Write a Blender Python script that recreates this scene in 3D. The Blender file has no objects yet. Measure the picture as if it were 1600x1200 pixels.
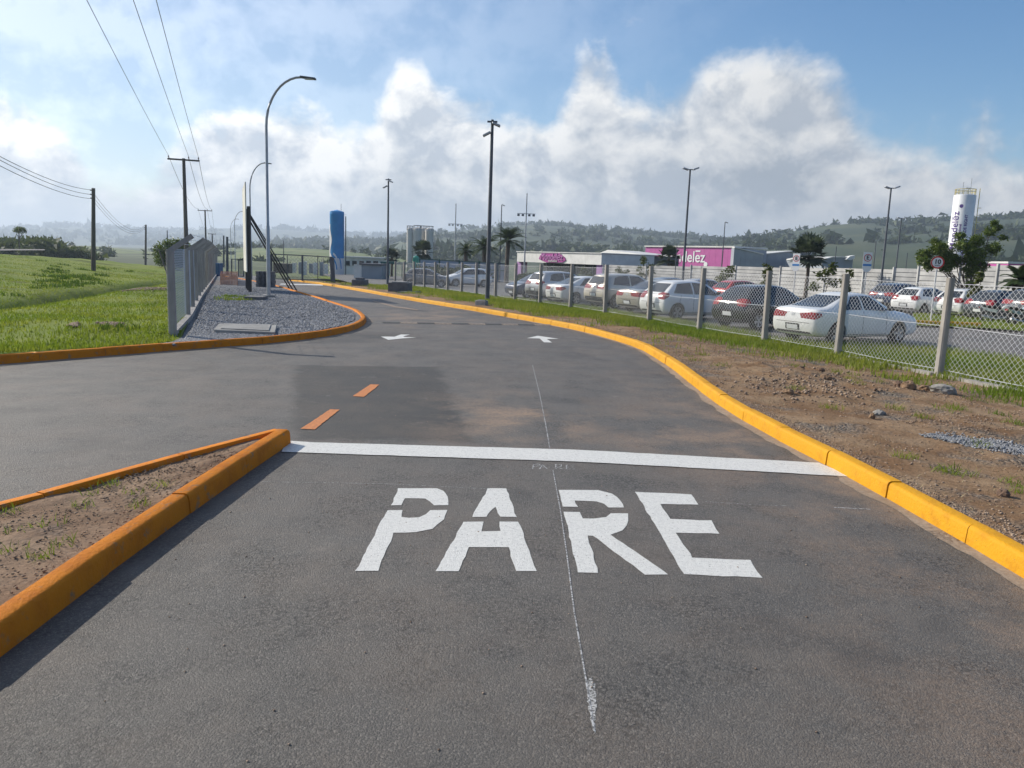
import bpy, bmesh, math, random
import numpy as np
from mathutils import Vector, Matrix
from mathutils.bvhtree import BVHTree
from mathutils.geometry import delaunay_2d_cdt

rng = random.Random(7)
nrg = np.random.default_rng(11)
sc = bpy.context.scene
COL = sc.collection
rad = math.radians

# ------------------------------------------------------------------ camera
FPX, EYE = 1220.0, 2.0            # focal length for a 1600 px wide frame, eye height
PITCH, ROLL = math.atan(195 / FPX), rad(2.0)
fwd = Vector((0, math.cos(PITCH), -math.sin(PITCH)))
_r0, _u0 = Vector((1, 0, 0)), Vector((0, math.sin(PITCH), math.cos(PITCH)))
rgt = math.cos(ROLL) * _r0 + math.sin(ROLL) * _u0
upv = -math.sin(ROLL) * _r0 + math.cos(ROLL) * _u0
cam_d = bpy.data.cameras.new('camera')
cam = bpy.data.objects.new('camera', cam_d)
COL.objects.link(cam)
cam_d.sensor_width = 36.0
cam_d.lens = FPX / 1600 * 36.0
cam_d.clip_start, cam_d.clip_end = 0.05, 30000
M = Matrix((rgt, upv, -fwd)).transposed().to_4x4()
M.translation = Vector((0, 0, EYE))
cam.matrix_world = M
sc.camera = cam

# ------------------------------------------------------------------ light
SUN_EL, SUN_X, SUN_Y = rad(30), -0.88, 0.47
sun_dir = Vector((SUN_X, SUN_Y, 0)).normalized() * math.cos(SUN_EL) + Vector((0, 0, math.sin(SUN_EL)))
sd = bpy.data.lights.new('sun', 'SUN')
sd.energy, sd.angle, sd.color = 4.1, rad(0.6), (1.0, 0.92, 0.79)
so = bpy.data.objects.new('sun', sd)
COL.objects.link(so)
so.rotation_euler = (-sun_dir).to_track_quat('-Z', 'Y').to_euler()
so.location = (-40, 20, 40)

sc.view_settings.view_transform = 'Standard'
sc.view_settings.look = 'None'
sc.view_settings.gamma = 1.0
sc.view_settings.use_curve_mapping = False
sc.view_settings.exposure = 0.46
sc.cycles.max_bounces = 4
sc.cycles.diffuse_bounces = 3
sc.cycles.glossy_bounces = 2
sc.cycles.transmission_bounces = 2
sc.cycles.transparent_max_bounces = 8
sc.cycles.volume_bounces = 0
sc.cycles.use_adaptive_sampling = True
sc.cycles.caustics_reflective = False
sc.cycles.caustics_refractive = False


class NT:
    """terse node building"""
    def __init__(self, tree):
        self.t = tree

    def n(self, typ, **kw):
        nd = self.t.nodes.new(typ)
        for k, v in kw.items():
            setattr(nd, k, v)
        return nd

    def put(self, sock, v):
        if hasattr(v, 'is_output'):
            self.t.links.new(v, sock)
        elif v is not None:
            sock.default_value = v

    def m(self, op, a, b=None, c=None, clamp=False):
        nd = self.n('ShaderNodeMath', operation=op, use_clamp=clamp)
        for i, v in enumerate((a, b, c)):
            self.put(nd.inputs[i], v)
        return nd.outputs[0]

    def vm(self, op, a, b=None):
        nd = self.n('ShaderNodeVectorMath', operation=op)
        self.put(nd.inputs[0], a)
        if b is not None:
            self.put(nd.inputs[3 if op == 'SCALE' else 1], b)
        return nd.outputs[1] if op in ('DOT_PRODUCT', 'LENGTH') else nd.outputs[0]

    def noise(self, vec, scale, detail=4, rough=0.55, dist=0.0):
        nd = self.n('ShaderNodeTexNoise')
        self.put(nd.inputs['Vector'], vec)
        nd.inputs['Scale'].default_value = scale
        nd.inputs['Detail'].default_value = detail
        nd.inputs['Roughness'].default_value = rough
        nd.inputs['Distortion'].default_value = dist
        return nd.outputs[0]

    def voro(self, vec, scale, feature='F1'):
        nd = self.n('ShaderNodeTexVoronoi', feature=feature)
        self.put(nd.inputs['Vector'], vec)
        nd.inputs['Scale'].default_value = scale
        return nd

    def ss(self, v, lo, hi, a=0.0, b=1.0):
        nd = self.n('ShaderNodeMapRange', interpolation_type='SMOOTHSTEP')
        self.put(nd.inputs[0], v)
        for i, x in enumerate((lo, hi, a, b)):
            self.put(nd.inputs[i + 1], x)
        return nd.outputs[0]

    def mix(self, f, a, b, blend='MIX'):
        nd = self.n('ShaderNodeMix', data_type='RGBA', blend_type=blend)
        self.put(nd.inputs[0], f)
        for i, v in ((6, a), (7, b)):
            if isinstance(v, tuple) and len(v) == 3:
                v = (*v, 1)
            self.put(nd.inputs[i], v)
        return nd.outputs[2]


# ------------------------------------------------------------------ world: sky with a bank of cumulus
w = bpy.data.worlds.new('World')
sc.world = w
w.use_nodes = True
w.node_tree.nodes.clear()
N = NT(w.node_tree)
sky = N.n('ShaderNodeTexSky', sky_type='NISHITA')
sky.sun_disc = False
sky.sun_elevation = SUN_EL
sky.sun_rotation = math.atan2(SUN_X, SUN_Y)
sky.altitude, sky.air_density, sky.dust_density, sky.ozone_density = 300, 1.0, 0.8, 2.5
bg_sky = N.n('ShaderNodeBackground')
bg_sky.inputs[1].default_value = 0.1
hs = N.n('ShaderNodeHueSaturation')
hs.inputs['Saturation'].default_value = 1.24
hs.inputs['Value'].default_value = 1.0
N.t.links.new(sky.outputs[0], hs.inputs['Color'])
N.t.links.new(hs.outputs[0], bg_sky.inputs[0])
tc = N.n('ShaderNodeTexCoord').outputs['Generated']
sep = N.n('ShaderNodeSeparateXYZ')
N.put(sep.inputs[0], tc)
dx, dy, dz = sep.outputs
el = N.m('ARCSINE', dz)
az = N.m('ARCTAN2', dx, dy)
curve = N.n('ShaderNodeFloatCurve')
# height of the cloud tops (radians * 2) along the compass; the photograph's part is -0.57 .. 0.55
tops = [(-3.14, .20), (-2.4, .25), (-1.8, .17), (-1.2, .22), (-0.8, .2), (-0.64, .19), (-0.57, .168), (-0.51, .118),
        (-0.48, .092), (-0.43, .12), (-0.385, .145), (-0.34, .172), (-0.25, .18), (-0.2, .145), (-0.165, .20), (-0.138, .235),
        (-0.107, .21), (-0.07, .20), (-0.02, .19), (0.02, .195), (0.055, .215), (0.085, .25), (0.115, .205), (0.15, .195), (0.2, .225),
        (0.286, .255), (0.335, .245), (0.372, .22), (0.4, .18), (0.43, .165), (0.46, .165), (0.49, .145), (0.515, .165),
        (0.55, .135), (0.7, .16), (1.0, .2), (1.5, .16), (2.2, .24), (3.14, .20)]
cm = curve.mapping
cv = cm.curves[0]
for i, (a, e) in enumerate(tops):
    x = (a + math.pi) / (2 * math.pi)
    if i == 0:
        cv.points[0].location = (0, e * 2)
    elif i == len(tops) - 1:
        cv.points[1].location = (1, e * 2)
for a, e in tops[1:-1]:
    cv.points.new((a + math.pi) / (2 * math.pi), e * 2)
cm.update()
N.put(curve.inputs['Value'], N.m('DIVIDE', N.m('ADD', az, math.pi), 2 * math.pi))
top = N.m('MULTIPLY', curve.outputs[0], 0.5)


def cloud_fbm(vec):
    st = N.vm('MULTIPLY', vec, (1.0, 1.0, 1.25))
    warp = N.n('ShaderNodeTexNoise')
    N.put(warp.inputs['Vector'], st)
    warp.inputs['Scale'].default_value = 9
    warp.inputs['Detail'].default_value = 2
    off = N.vm('SCALE', N.vm('SUBTRACT', warp.outputs['Color'], (0.5, 0.5, 0.5)), 0.05)
    p = N.vm('ADD', st, off)
    a = N.noise(p, 8.5, 10, 0.58)
    b = N.noise(N.vm('ADD', p, (4.7, 1.3, 2.2)), 19.0, 6, 0.55)
    puff = N.m('SUBTRACT', 1.0, N.m('ABSOLUTE', N.m('SUBTRACT', N.m('MULTIPLY', b, 2.0), 1.0)))
    return N.m('ADD', a, N.m('MULTIPLY', N.m('SUBTRACT', puff, 0.8), 0.17))


f0 = cloud_fbm(tc)
f1 = cloud_fbm(N.vm('ADD', tc, tuple(sun_dir * 0.022 + Vector((0, 0, 0.012)))))
gap = N.m('SUBTRACT', top, el)
q = N.m('ADD', N.m('DIVIDE', gap, 0.034), N.m('MULTIPLY', N.m('SUBTRACT', f0, 0.47), 5.2))
mask = N.ss(q, -0.25, 1.6)
# thin high wisps, the same everywhere above the bank
wisp = N.noise(N.vm('MULTIPLY', tc, (1.0, 1.0, 2.2)), 5.5, 7, 0.6)
wmask = N.m('MULTIPLY', N.ss(wisp, 0.58, 0.80), 0.45)
mask = N.m('MAXIMUM', mask, wmask)
# veil towards the sun
sdot = N.vm('DOT_PRODUCT', tc, tuple(sun_dir))
veil = N.m('MULTIPLY', N.ss(sdot, 0.15, 1.0), 0.46)
mask_all = N.m('MAXIMUM', mask, veil)
lit = N.m('ADD', 0.5, N.m('MULTIPLY', N.m('SUBTRACT', f0, f1), 5.4), clamp=True)
deep = N.ss(q, 0.5, 6.5)
big = N.noise(N.vm('MULTIPLY', tc, (1.0, 1.0, 2.6)), 4.2, 3, 0.5)
shade = N.m('MULTIPLY', deep, N.ss(big, 0.35, 0.62, 0.35, 1.0))
c_edge = N.mix(lit, (0.46, 0.51, 0.58), (0.86, 0.86, 0.85))
c_deep = N.mix(lit, (0.33, 0.38, 0.44), (0.62, 0.64, 0.66))
ccol = N.mix(shade, c_edge, c_deep)
hz = N.ss(el, 0.0, 0.10, 0.75, 0.0)
ccol = N.mix(hz, ccol, (0.56, 0.605, 0.655))
tosun = N.ss(sdot, 0.1, 0.95, 0.80, 1.25)
ccol = N.vm('SCALE', ccol, tosun)
bg_cloud = N.n('ShaderNodeBackground')
N.put(bg_cloud.inputs[0], ccol)
bg_cloud.inputs[1].default_value = 0.9
mixs = N.n('ShaderNodeMixShader')
N.put(mixs.inputs[0], mask_all)
N.t.links.new(bg_sky.outputs[0], mixs.inputs[1])
N.t.links.new(bg_cloud.outputs[0], mixs.inputs[2])
wo = N.n('ShaderNodeOutputWorld')
N.t.links.new(mixs.outputs[0], wo.inputs[0])
w.cycles.sampling_method = 'MANUAL'
w.cycles.sample_map_resolution = 512


# ------------------------------------------------------------------ measuring helpers
def base(y):
    """the site falls gently away from the junction"""
    return -0.012 * min(max(0.0, y - 30.0), 135.0)


def ray(px, py):
    return fwd * FPX + rgt * (px - 800) - upv * (py - 600)


def G(px, py, off=0.0):
    """point of the gently falling ground (raised by off) seen at a pixel of the 1600 px photograph"""
    d = ray(px, py)
    z = off
    for _ in range(30):
        k = (z - EYE) / d.z
        z = base(k * d.y) + off
    k = (z - EYE) / d.z
    return Vector((d.x * k, d.y * k, z))


def DP(px, py, dist):
    d = ray(px, py)
    return Vector((0, 0, EYE)) + d * (dist / d.y)


# ------------------------------------------------------------------ materials
MATS = {}


def material(name, c1, c2=None, scale=6.0, rough=0.8, metal=0.0, bump=0.0, bscale=None, detail=5, lo=0.35, hi=0.65,
             coat=0.0, spec=0.5, c3=None, scale3=1.0, lo3=0.5, hi3=0.7, stretch=None, alpha=None):
    if name in MATS:
        return MATS[name]
    m = bpy.data.materials.new(name)
    m.use_nodes = True
    N = NT(m.node_tree)
    b = m.node_tree.nodes['Principled BSDF']
    b.inputs['Roughness'].default_value = rough
    b.inputs['Metallic'].default_value = metal
    b.inputs['Coat Weight'].default_value = coat
    b.inputs['Coat Roughness'].default_value = 0.06
    b.inputs['Specular IOR Level'].default_value = spec
    b.inputs['Base Color'].default_value = (*c1, 1)
    co = N.n('ShaderNodeTexCoord').outputs['Object']
    if stretch:
        co = N.vm('MULTIPLY', co, stretch)
    if c2:
        f = N.ss(N.noise(co, scale, detail, 0.6), lo, hi)
        col = N.mix(f, c1, c2)
        if c3:
            f3 = N.ss(N.noise(N.vm('ADD', co, (7.3, 2.1, 4.4)), scale3, 4, 0.6), lo3, hi3)
            col = N.mix(f3, col, c3)
        N.put(b.inputs['Base Color'], col)
    if bump:
        bn = N.n('ShaderNodeBump')
        bn.inputs['Strength'].default_value = bump
        bn.inputs['Distance'].default_value = 0.02
        N.put(bn.inputs['Height'], N.noise(co, bscale or scale * 4, 5, 0.65))
        N.put(b.inputs['Normal'], bn.outputs[0])
    MATS[name] = m
    return m


# ------------------------------------------------------------------ objects
def tag(o, label=None, cat=None, group=None, kind=None):
    for k, v in (('label', label), ('category', cat), ('group', group), ('kind', kind)):
        if v:
            o[k] = v
    return o


def empty(name, loc=(0, 0, 0), rz=0.0, label=None, cat=None, group=None):
    o = bpy.data.objects.new(name, None)
    COL.objects.link(o)
    o.location = loc
    o.rotation_euler = (0, 0, rz)
    o.empty_display_size = 0.2
    return tag(o, label, cat, group)


def link_mesh(name, me, parent=None, mats=None):
    o = bpy.data.objects.new(name, me)
    COL.objects.link(o)
    if parent is not None:
        o.parent = parent
    if mats:
        for m in (mats if isinstance(mats, (list, tuple)) else [mats]):
            me.materials.append(m)
    return o


def np_mesh(name, v, f, smooth=False):
    """v (n,3), f (m,k) arrays with k = 3 or 4"""
    me = bpy.data.meshes.new(name)
    v = np.asarray(v, np.float32)
    f = np.asarray(f, np.int32)
    me.vertices.add(len(v))
    me.vertices.foreach_set('co', v.ravel())
    k = f.shape[1]
    me.loops.add(f.size)
    me.loops.foreach_set('vertex_index', f.ravel())
    me.polygons.add(len(f))
    me.polygons.foreach_set('loop_start', np.arange(0, f.size, k, dtype=np.int32))
    me.polygons.foreach_set('loop_total', np.full(len(f), k, np.int32))
    me.update(calc_edges=True)
    if smooth:
        me.polygons.foreach_set('use_smooth', np.ones(len(f), bool))
    return me


class MB:
    def __init__(self):
        self.v, self.f, self.mi = [], [], []
        self.cur = 0

    def add(self, vs, fs):
        o = len(self.v)
        self.v += [tuple(p) for p in vs]
        self.f += [tuple(i + o for i in f) for f in fs]
        self.mi += [self.cur] * len(fs)
        return self

    def box(self, c, s, rz=0.0, tilt=0.0):
        hx, hy, hz = s[0] / 2, s[1] / 2, s[2] / 2
        R = Matrix.Rotation(rz, 3, 'Z') @ Matrix.Rotation(tilt, 3, 'Y')
        vs = [R @ Vector((a * hx, b * hy, d * hz)) + Vector(c) for d in (-1, 1) for a, b in ((-1, -1), (1, -1), (1, 1), (-1, 1))]
        return self.add(vs, [(3, 2, 1, 0), (4, 5, 6, 7), (0, 1, 5, 4), (1, 2, 6, 5), (2, 3, 7, 6), (3, 0, 4, 7)])

    def beam(self, p0, p1, w, h, side=None):
        """square bar between two points"""
        p0, p1 = Vector(p0), Vector(p1)
        d = (p1 - p0).normalized()
        s = Vector(side) if side is not None else (Vector((0, 0, 1)) if abs(d.z) < 0.9 else Vector((0, 1, 0)))
        a = d.cross(s).normalized() * (w / 2)
        b = a.cross(d).normalized() * (h / 2)
        vs = [p + x for p in (p0, p1) for x in (-a - b, a - b, a + b, -a + b)]
        return self.add(vs, [(3, 2, 1, 0), (4, 5, 6, 7), (0, 1, 5, 4), (1, 2, 6, 5), (2, 3, 7, 6), (3, 0, 4, 7)])

    def tube(self, pts, r, n=8, caps=True):
        pts = [Vector(p) for p in pts]
        rs = r if isinstance(r, (list, tuple)) else [r] * len(pts)
        rings = []
        for i, p in enumerate(pts):
            d = (pts[min(i + 1, len(pts) - 1)] - pts[max(i - 1, 0)]).normalized()
            s = Vector((0, 0, 1)) if abs(d.z) < 0.95 else Vector((0, 1, 0))
            a = d.cross(s).normalized()
            b = a.cross(d).normalized()
            rings.append([p + (a * math.cos(2 * math.pi * k / n) + b * math.sin(2 * math.pi * k / n)) * rs[i] for k in range(n)])
        vs = [x for rg in rings for x in rg]
        fs = []
        for i in range(len(pts) - 1):
            for k in range(n):
                k2 = (k + 1) % n
                fs.append((i * n + k, i * n + k2, (i + 1) * n + k2, (i + 1) * n + k))
        if caps:
            fs.append(tuple(range(n))[::-1])
            fs.append(tuple((len(pts) - 1) * n + k for k in range(n)))
        return self.add(vs, fs)

    def lathe(self, prof, n=24, c=(0, 0, 0)):
        """prof: list of (r, z)"""
        c = Vector(c)
        vs, fs = [], []
        for r, z in prof:
            for k in range(n):
                a = 2 * math.pi * k / n
                vs.append(c + Vector((r * math.cos(a), r * math.sin(a), z)))
        for i in range(len(prof) - 1):
            for k in range(n):
                k2 = (k + 1) % n
                fs.append((i * n + k, i * n + k2, (i + 1) * n + k2, (i + 1) * n + k))
        fs.append(tuple(range(n))[::-1])
        fs.append(tuple((len(prof) - 1) * n + k for k in range(n)))
        return self.add(vs, fs)

    def prism(self, pts, thick):
        """flat polygon (3-D points, planar) given thickness along a vector"""
        t = Vector(thick)
        n = len(pts)
        vs = [Vector(p) for p in pts] + [Vector(p) + t for p in pts]
        fs = [tuple(range(n))[::-1], tuple(range(n, 2 * n))] + [(i, (i + 1) % n, n + (i + 1) % n, n + i) for i in range(n)]
        return self.add(vs, fs)

    def build(self, name, mats, parent=None, smooth=False, world=True, bevel=0.0):
        off = Vector((0, 0, 0))
        if parent is not None and world:
            p = parent
            while p is not None:
                off += p.location
                p = p.parent
        me = bpy.data.meshes.new(name)
        me.from_pydata([tuple(Vector(p) - off) for p in self.v], [], self.f)
        mats = mats if isinstance(mats, (list, tuple)) else [mats]
        for m in mats:
            me.materials.append(m)
        if len(mats) > 1:
            me.polygons.foreach_set('material_index', self.mi)
        bm = bmesh.new()
        bm.from_mesh(me)
        if bevel:
            bmesh.ops.bevel(bm, geom=list(bm.edges), offset=bevel, segments=1, affect='EDGES', clamp_overlap=True)
        bmesh.ops.recalc_face_normals(bm, faces=bm.faces)
        bm.to_mesh(me)
        bm.free()
        if smooth:
            me.polygons.foreach_set('use_smooth', [True] * len(me.polygons))
            try:
                me.set_sharp_from_angle(angle=rad(40))
            except Exception:
                pass
        me.update()
        o = bpy.data.objects.new(name, me)
        COL.objects.link(o)
        if parent is not None:
            o.parent = parent
        return o


def copy_tree(o, parent=None):
    c = o.copy()
    COL.objects.link(c)
    c.parent = parent
    if parent is not None:
        c.matrix_parent_inverse = o.matrix_parent_inverse.copy()
    for ch in o.children:
        copy_tree(ch, c)
    return c


def catmull(pts, step):
    """resample a smooth path through 2-D points at an even step"""
    P = [Vector((p[0], p[1])) for p in pts]
    out = []
    for i in range(len(P) - 1):
        a, b, c, d = P[max(i - 1, 0)], P[i], P[i + 1], P[min(i + 2, len(P) - 1)]
        n = max(4, int((c - b).length / 0.15))
        for k in range(n):
            t = k / n
            out.append(0.5 * ((2 * b) + (c - a) * t + (2 * a - 5 * b + 4 * c - d) * t * t + (3 * b - a - 3 * c + d) * t ** 3))
    out.append(P[-1])
    s = [0.0]
    for i in range(1, len(out)):
        s.append(s[-1] + (out[i] - out[i - 1]).length)
    n = max(1, round(s[-1] / step))
    res, j = [], 0
    for k in range(n + 1):
        t = s[-1] * k / n
        while j < len(s) - 2 and s[j + 1] < t:
            j += 1
        u = (t - s[j]) / max(1e-9, s[j + 1] - s[j])
        res.append(out[j].lerp(out[j + 1], min(1, max(0, u))))
    return res


def interp(tab):
    xs = [t[0] for t in tab]
    ys = [t[1] for t in tab]
    return lambda v: float(np.interp(v, xs, ys))


def fbm(x, y, s, seed=0, octv=4):
    from mathutils import noise
    return noise.fractal(Vector((x * s + seed * 13.7, y * s - seed * 5.1, seed * 3.3)), 0.9, 2.1, octv)


def rowmesh(name, ys, xl, xr, ncol, zf, mat, kind='structure', parent=None, smooth=True):
    v, f = [], []
    for y in ys:
        a, b = xl(y), xr(y)
        for k in range(ncol + 1):
            x = a + (b - a) * k / ncol
            v.append((x, y, zf(x, y)))
    m = ncol + 1
    for i in range(len(ys) - 1):
        for k in range(ncol):
            f.append((i * m + k, i * m + k + 1, (i + 1) * m + k + 1, (i + 1) * m + k))
    me = np_mesh(name, v, f, smooth)
    o = link_mesh(name, me, parent, mat)
    if kind:
        o['kind'] = kind
    return o


def frange(a, b, s):
    n = max(1, int(round((b - a) / s)))
    return [a + (b - a) * i / n for i in range(n + 1)]


# ================================================================== SETTING
def leaf_material(name, c1, c2, scale=0.6, trans=0.35, c3=None, detail=4, rough=0.65):
    m = bpy.data.materials.new(name)
    m.use_nodes = True
    N = NT(m.node_tree)
    t = m.node_tree
    b = t.nodes['Principled BSDF']
    out = t.nodes['Material Output']
    geo = N.n('ShaderNodeNewGeometry')
    f = N.ss(N.noise(geo.outputs['Position'], scale, detail, 0.6), 0.35, 0.65)
    col = N.mix(f, c1, c2)
    r = N.m('MULTIPLY', geo.outputs['Random Per Island'], 1.0)
    col = N.mix(N.m('MULTIPLY', r, 0.55), col, c3 or tuple(x * 0.45 for x in c1))
    N.put(b.inputs['Base Color'], col)
    b.inputs['Roughness'].default_value = rough
    b.inputs['Specular IOR Level'].default_value = 0.3
    tr = N.n('ShaderNodeBsdfTranslucent')
    N.put(tr.inputs[0], N.mix(1.0, col, (1.25, 1.25, 0.6), 'MULTIPLY'))
    mx = N.n('ShaderNodeMixShader')
    mx.inputs[0].default_value = trans
    t.links.new(b.outputs[0], mx.inputs[1])
    t.links.new(tr.outputs[0], mx.inputs[2])
    t.links.new(mx.outputs[0], out.inputs[0])
    MATS[name] = m
    return m


def asphalt(name, dark=1.0, dust=1.0, spec=0.5):
    m = bpy.data.materials.new(name)
    m.use_nodes = True
    N = NT(m.node_tree)
    b = m.node_tree.nodes['Principled BSDF']
    co = N.n('ShaderNodeTexCoord').outputs['Object']
    sp = N.n('ShaderNodeSeparateXYZ')
    N.put(sp.inputs[0], co)
    fine = N.noise(co, 190, 2, 0.8)
    agg = N.voro(co, 105)
    agg2 = N.voro(N.vm('ADD', co, (3, 1, 0)), 48)
    rough = N.ss(N.noise(N.vm('ADD', co, (8, 2, 0)), 1.7, 5, 0.65), 0.40, 0.62)
    mid = N.noise(co, 1.1, 5, 0.6)
    streak = N.noise(N.vm('MULTIPLY', co, (2.2, 0.45, 1)), 1.6, 5, 0.65)
    col = N.mix(N.ss(fine, 0.3, 0.7), tuple(dark * v for v in (0.040, 0.039, 0.039)), tuple(dark * v for v in (0.160, 0.156, 0.150)))
    hue = N.n('ShaderNodeSeparateColor')
    N.put(hue.inputs[0], agg.outputs['Color'])
    col = N.mix(N.m('MULTIPLY', N.ss(hue.outputs[0], 0.65, 1.0), 0.6), col, tuple(dark * v for v in (0.24, 0.23, 0.215)))
    pit_shade = N.m('MULTIPLY', N.ss(agg2.outputs['Distance'], 0.42, 0.75), N.m('MULTIPLY', rough, 0.75))  # crevice shade between the stones, put into the base colour
    col = N.mix(pit_shade, col, (0.03, 0.03, 0.03))
    col = N.mix(N.ss(mid, 0.42, 0.70, 0.0, 0.45), col, tuple(dark * v for v in (0.150, 0.140, 0.128)))
    col = N.mix(N.ss(streak, 0.5, 0.75, 0.0, 0.4), col, tuple(dark * v for v in (0.165, 0.152, 0.137)))
    # black rubber and bitumen marks
    blk = N.noise(N.vm('ADD', co, (3.1, 9.2, 0)), 0.55, 5, 0.65)
    col = N.mix(N.ss(blk, 0.53, 0.70, 0.0, 0.5), col, (0.045, 0.045, 0.047))
    if dust:
        # two areas of newer, darker asphalt with worn edges
        wob = N.noise(co, 2.2, 6, 0.7)
        for quad, soft, amt in ((((-2.42, 8.1), (-3.98, 13.85), (-1.3, 14.3), (-0.3, 8.3)), 0.22, 0.74), (((-4.9, 16.9), (-4.0, 20.6), (-2.3, 20.3), (-3.2, 17.6)), 0.35, 0.42)):
            dmin = None
            cx_, cy_ = sum(p[0] for p in quad) / 4, sum(p[1] for p in quad) / 4
            for i in range(4):
                (ax_, ay_), (bx_, by_) = quad[i], quad[(i + 1) % 4]
                nx_, ny_ = by_ - ay_, ax_ - bx_
                l_ = math.hypot(nx_, ny_)
                nx_, ny_ = nx_ / l_, ny_ / l_
                if (cx_ - ax_) * nx_ + (cy_ - ay_) * ny_ < 0:
                    nx_, ny_ = -nx_, -ny_
                dd_ = N.m('SUBTRACT', N.vm('DOT_PRODUCT', co, (nx_, ny_, 0)), ax_ * nx_ + ay_ * ny_)
                dmin = dd_ if dmin is None else N.m('MINIMUM', dmin, dd_)
            msk = N.ss(N.m('ADD', dmin, N.m('MULTIPLY', N.m('SUBTRACT', wob, 0.5), 0.55)), -0.03, soft)
            col = N.mix(N.m('MULTIPLY', msk, amt), col, (0.022, 0.022, 0.023))
        dn = N.noise(N.vm('ADD', co, (11.0, 4.0, 0)), 0.9, 7, 0.68)
        # red soil washed along the right kerb and across the bend
        edge = N.ss(sp.outputs[0], 1.2, 3.2)
        edge = N.m('MULTIPLY', edge, N.ss(sp.outputs[1], 15.5, 11.0))
        d1 = N.vm('LENGTH', N.vm('MULTIPLY', N.vm('SUBTRACT', co, (0.15, 9.9, 0)), (0.62, 0.42, 1)))
        d2 = N.vm('LENGTH', N.vm('MULTIPLY', N.vm('SUBTRACT', co, (1.9, 9.2, 0)), (0.6, 0.5, 1)))
        d3 = N.vm('LENGTH', N.vm('MULTIPLY', N.vm('SUBTRACT', co, (-3.0, 26.0, 0)), (0.5, 0.22, 1)))
        spot = N.m('MAXIMUM', N.ss(d1, 1.1, 0.0, 0.0, 1.15), N.m('MULTIPLY', N.ss(d2, 1.2, 0.1), 0.6))
        spot = N.m('MAXIMUM', spot, N.m('MULTIPLY', N.ss(d3, 1.3, 0.2), 0.8))
        k = N.m('ADD', N.m('MULTIPLY', edge, 0.55), N.m('MULTIPLY', spot, 0.85))
        k = N.m('ADD', k, 0.13)
        f = N.m('MULTIPLY', k, N.m('MULTIPLY', N.ss(dn, 0.40, 0.64), N.ss(N.noise(co, 24, 5, 0.75), 0.30, 0.62, 0.35, 1.15)))
        col = N.mix(N.m('MULTIPLY', f, 0.8 * dust, clamp=True), col, (0.33, 0.235, 0.165))
        pale = N.noise(N.vm('ADD', co, (1.0, 7.0, 0)), 2.6, 6, 0.75)
        col = N.mix(N.ss(pale, 0.59, 0.74, 0.0, 0.45), col, (0.26, 0.24, 0.215))
    col = N.mix(1.0, col, (0.98, 0.94, 0.895), 'MULTIPLY')
    N.put(b.inputs['Base Color'], col)
    b.inputs['Roughness'].default_value = 0.66
    b.inputs['Specular IOR Level'].default_value = spec
    bn = N.n('ShaderNodeBump')
    bn.inputs['Strength'].default_value = 0.85
    bn.inputs['Distance'].default_value = 0.009
    N.put(bn.inputs['Height'], N.m('ADD', N.m('MULTIPLY', N.noise(co, 200, 3, 0.75), 0.9), N.m('ADD', N.m('MULTIPLY', agg.outputs['Distance'], -0.6), N.m('MULTIPLY', N.m('MULTIPLY', agg2.outputs['Distance'], rough), -0.35))))
    N.put(b.inputs['Normal'], bn.outputs[0])
    return m


def soil(name, c1, c2, c3, gravel=0.5, scale=0.8, bump=0.9):
    m = bpy.data.materials.new(name)
    m.use_nodes = True
    N = NT(m.node_tree)
    b = m.node_tree.nodes['Principled BSDF']
    co = N.n('ShaderNodeTexCoord').outputs['Object']
    col = N.mix(N.ss(N.noise(co, scale, 6, 0.65), 0.35, 0.65), c1, c2)
    v = N.voro(co, 26)
    gm = N.ss(N.noise(N.vm('ADD', co, (5, 5, 0)), scale * 0.8, 5, 0.6), 0.62 - 0.25 * gravel, 0.75 - 0.2 * gravel)
    hue = N.n('ShaderNodeSeparateColor')
    N.put(hue.inputs[0], v.outputs['Color'])
    gcol = N.mix(hue.outputs[0], tuple(0.45 * x for x in c3), c3)
    col = N.mix(gm, col, gcol)
    col = N.mix(N.ss(N.noise(co, 22, 4, 0.7), 0.35, 0.7, 0.0, 0.4), col, tuple(0.5 * x for x in c1))
    N.put(b.inputs['Base Color'], col)
    b.inputs['Roughness'].default_value = 0.95
    b.inputs['Specular IOR Level'].default_value = 0.15
    bn = N.n('ShaderNodeBump')
    bn.inputs['Strength'].default_value = bump
    bn.inputs['Distance'].default_value = 0.025
    h = N.m('ADD', N.noise(co, 14, 6, 0.7), N.m('MULTIPLY', N.m('MULTIPLY', v.outputs['Distance'], gm), -1.2))
    N.put(bn.inputs['Height'], h)
    N.put(b.inputs['Normal'], bn.outputs[0])
    return m


M_ASPH = asphalt('asphalt')
M_PATCH = asphalt('asphalt_fresh', 0.60, 0.35)
M_PARK = asphalt('asphalt_parking', 1.35, 0.0)
M_GRASSG = soil('turf_soil', (0.145, 0.205, 0.028), (0.22, 0.255, 0.05), (0.16, 0.20, 0.04), 0.4, 0.22)
M_FAR = material('far_pasture', (0.07, 0.105, 0.03), (0.12, 0.145, 0.05), 0.012, 0.95, c3=(0.035, 0.055, 0.018), scale3=0.015, lo3=0.42, hi3=0.56)
M_VERGE = soil('verge_soil', (0.215, 0.125, 0.066), (0.34, 0.235, 0.145), (0.27, 0.23, 0.19), 0.42, 1.1, 1.0)
M_ISLE = soil('island_soil', (0.24, 0.155, 0.10), (0.32, 0.225, 0.155), (0.28, 0.23, 0.19), 0.2, 1.4)
M_GRAVEL = soil('gravel_bed', (0.15, 0.155, 0.165), (0.20, 0.205, 0.215), (0.31, 0.315, 0.33), 1.6, 0.7, 1.0)
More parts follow.
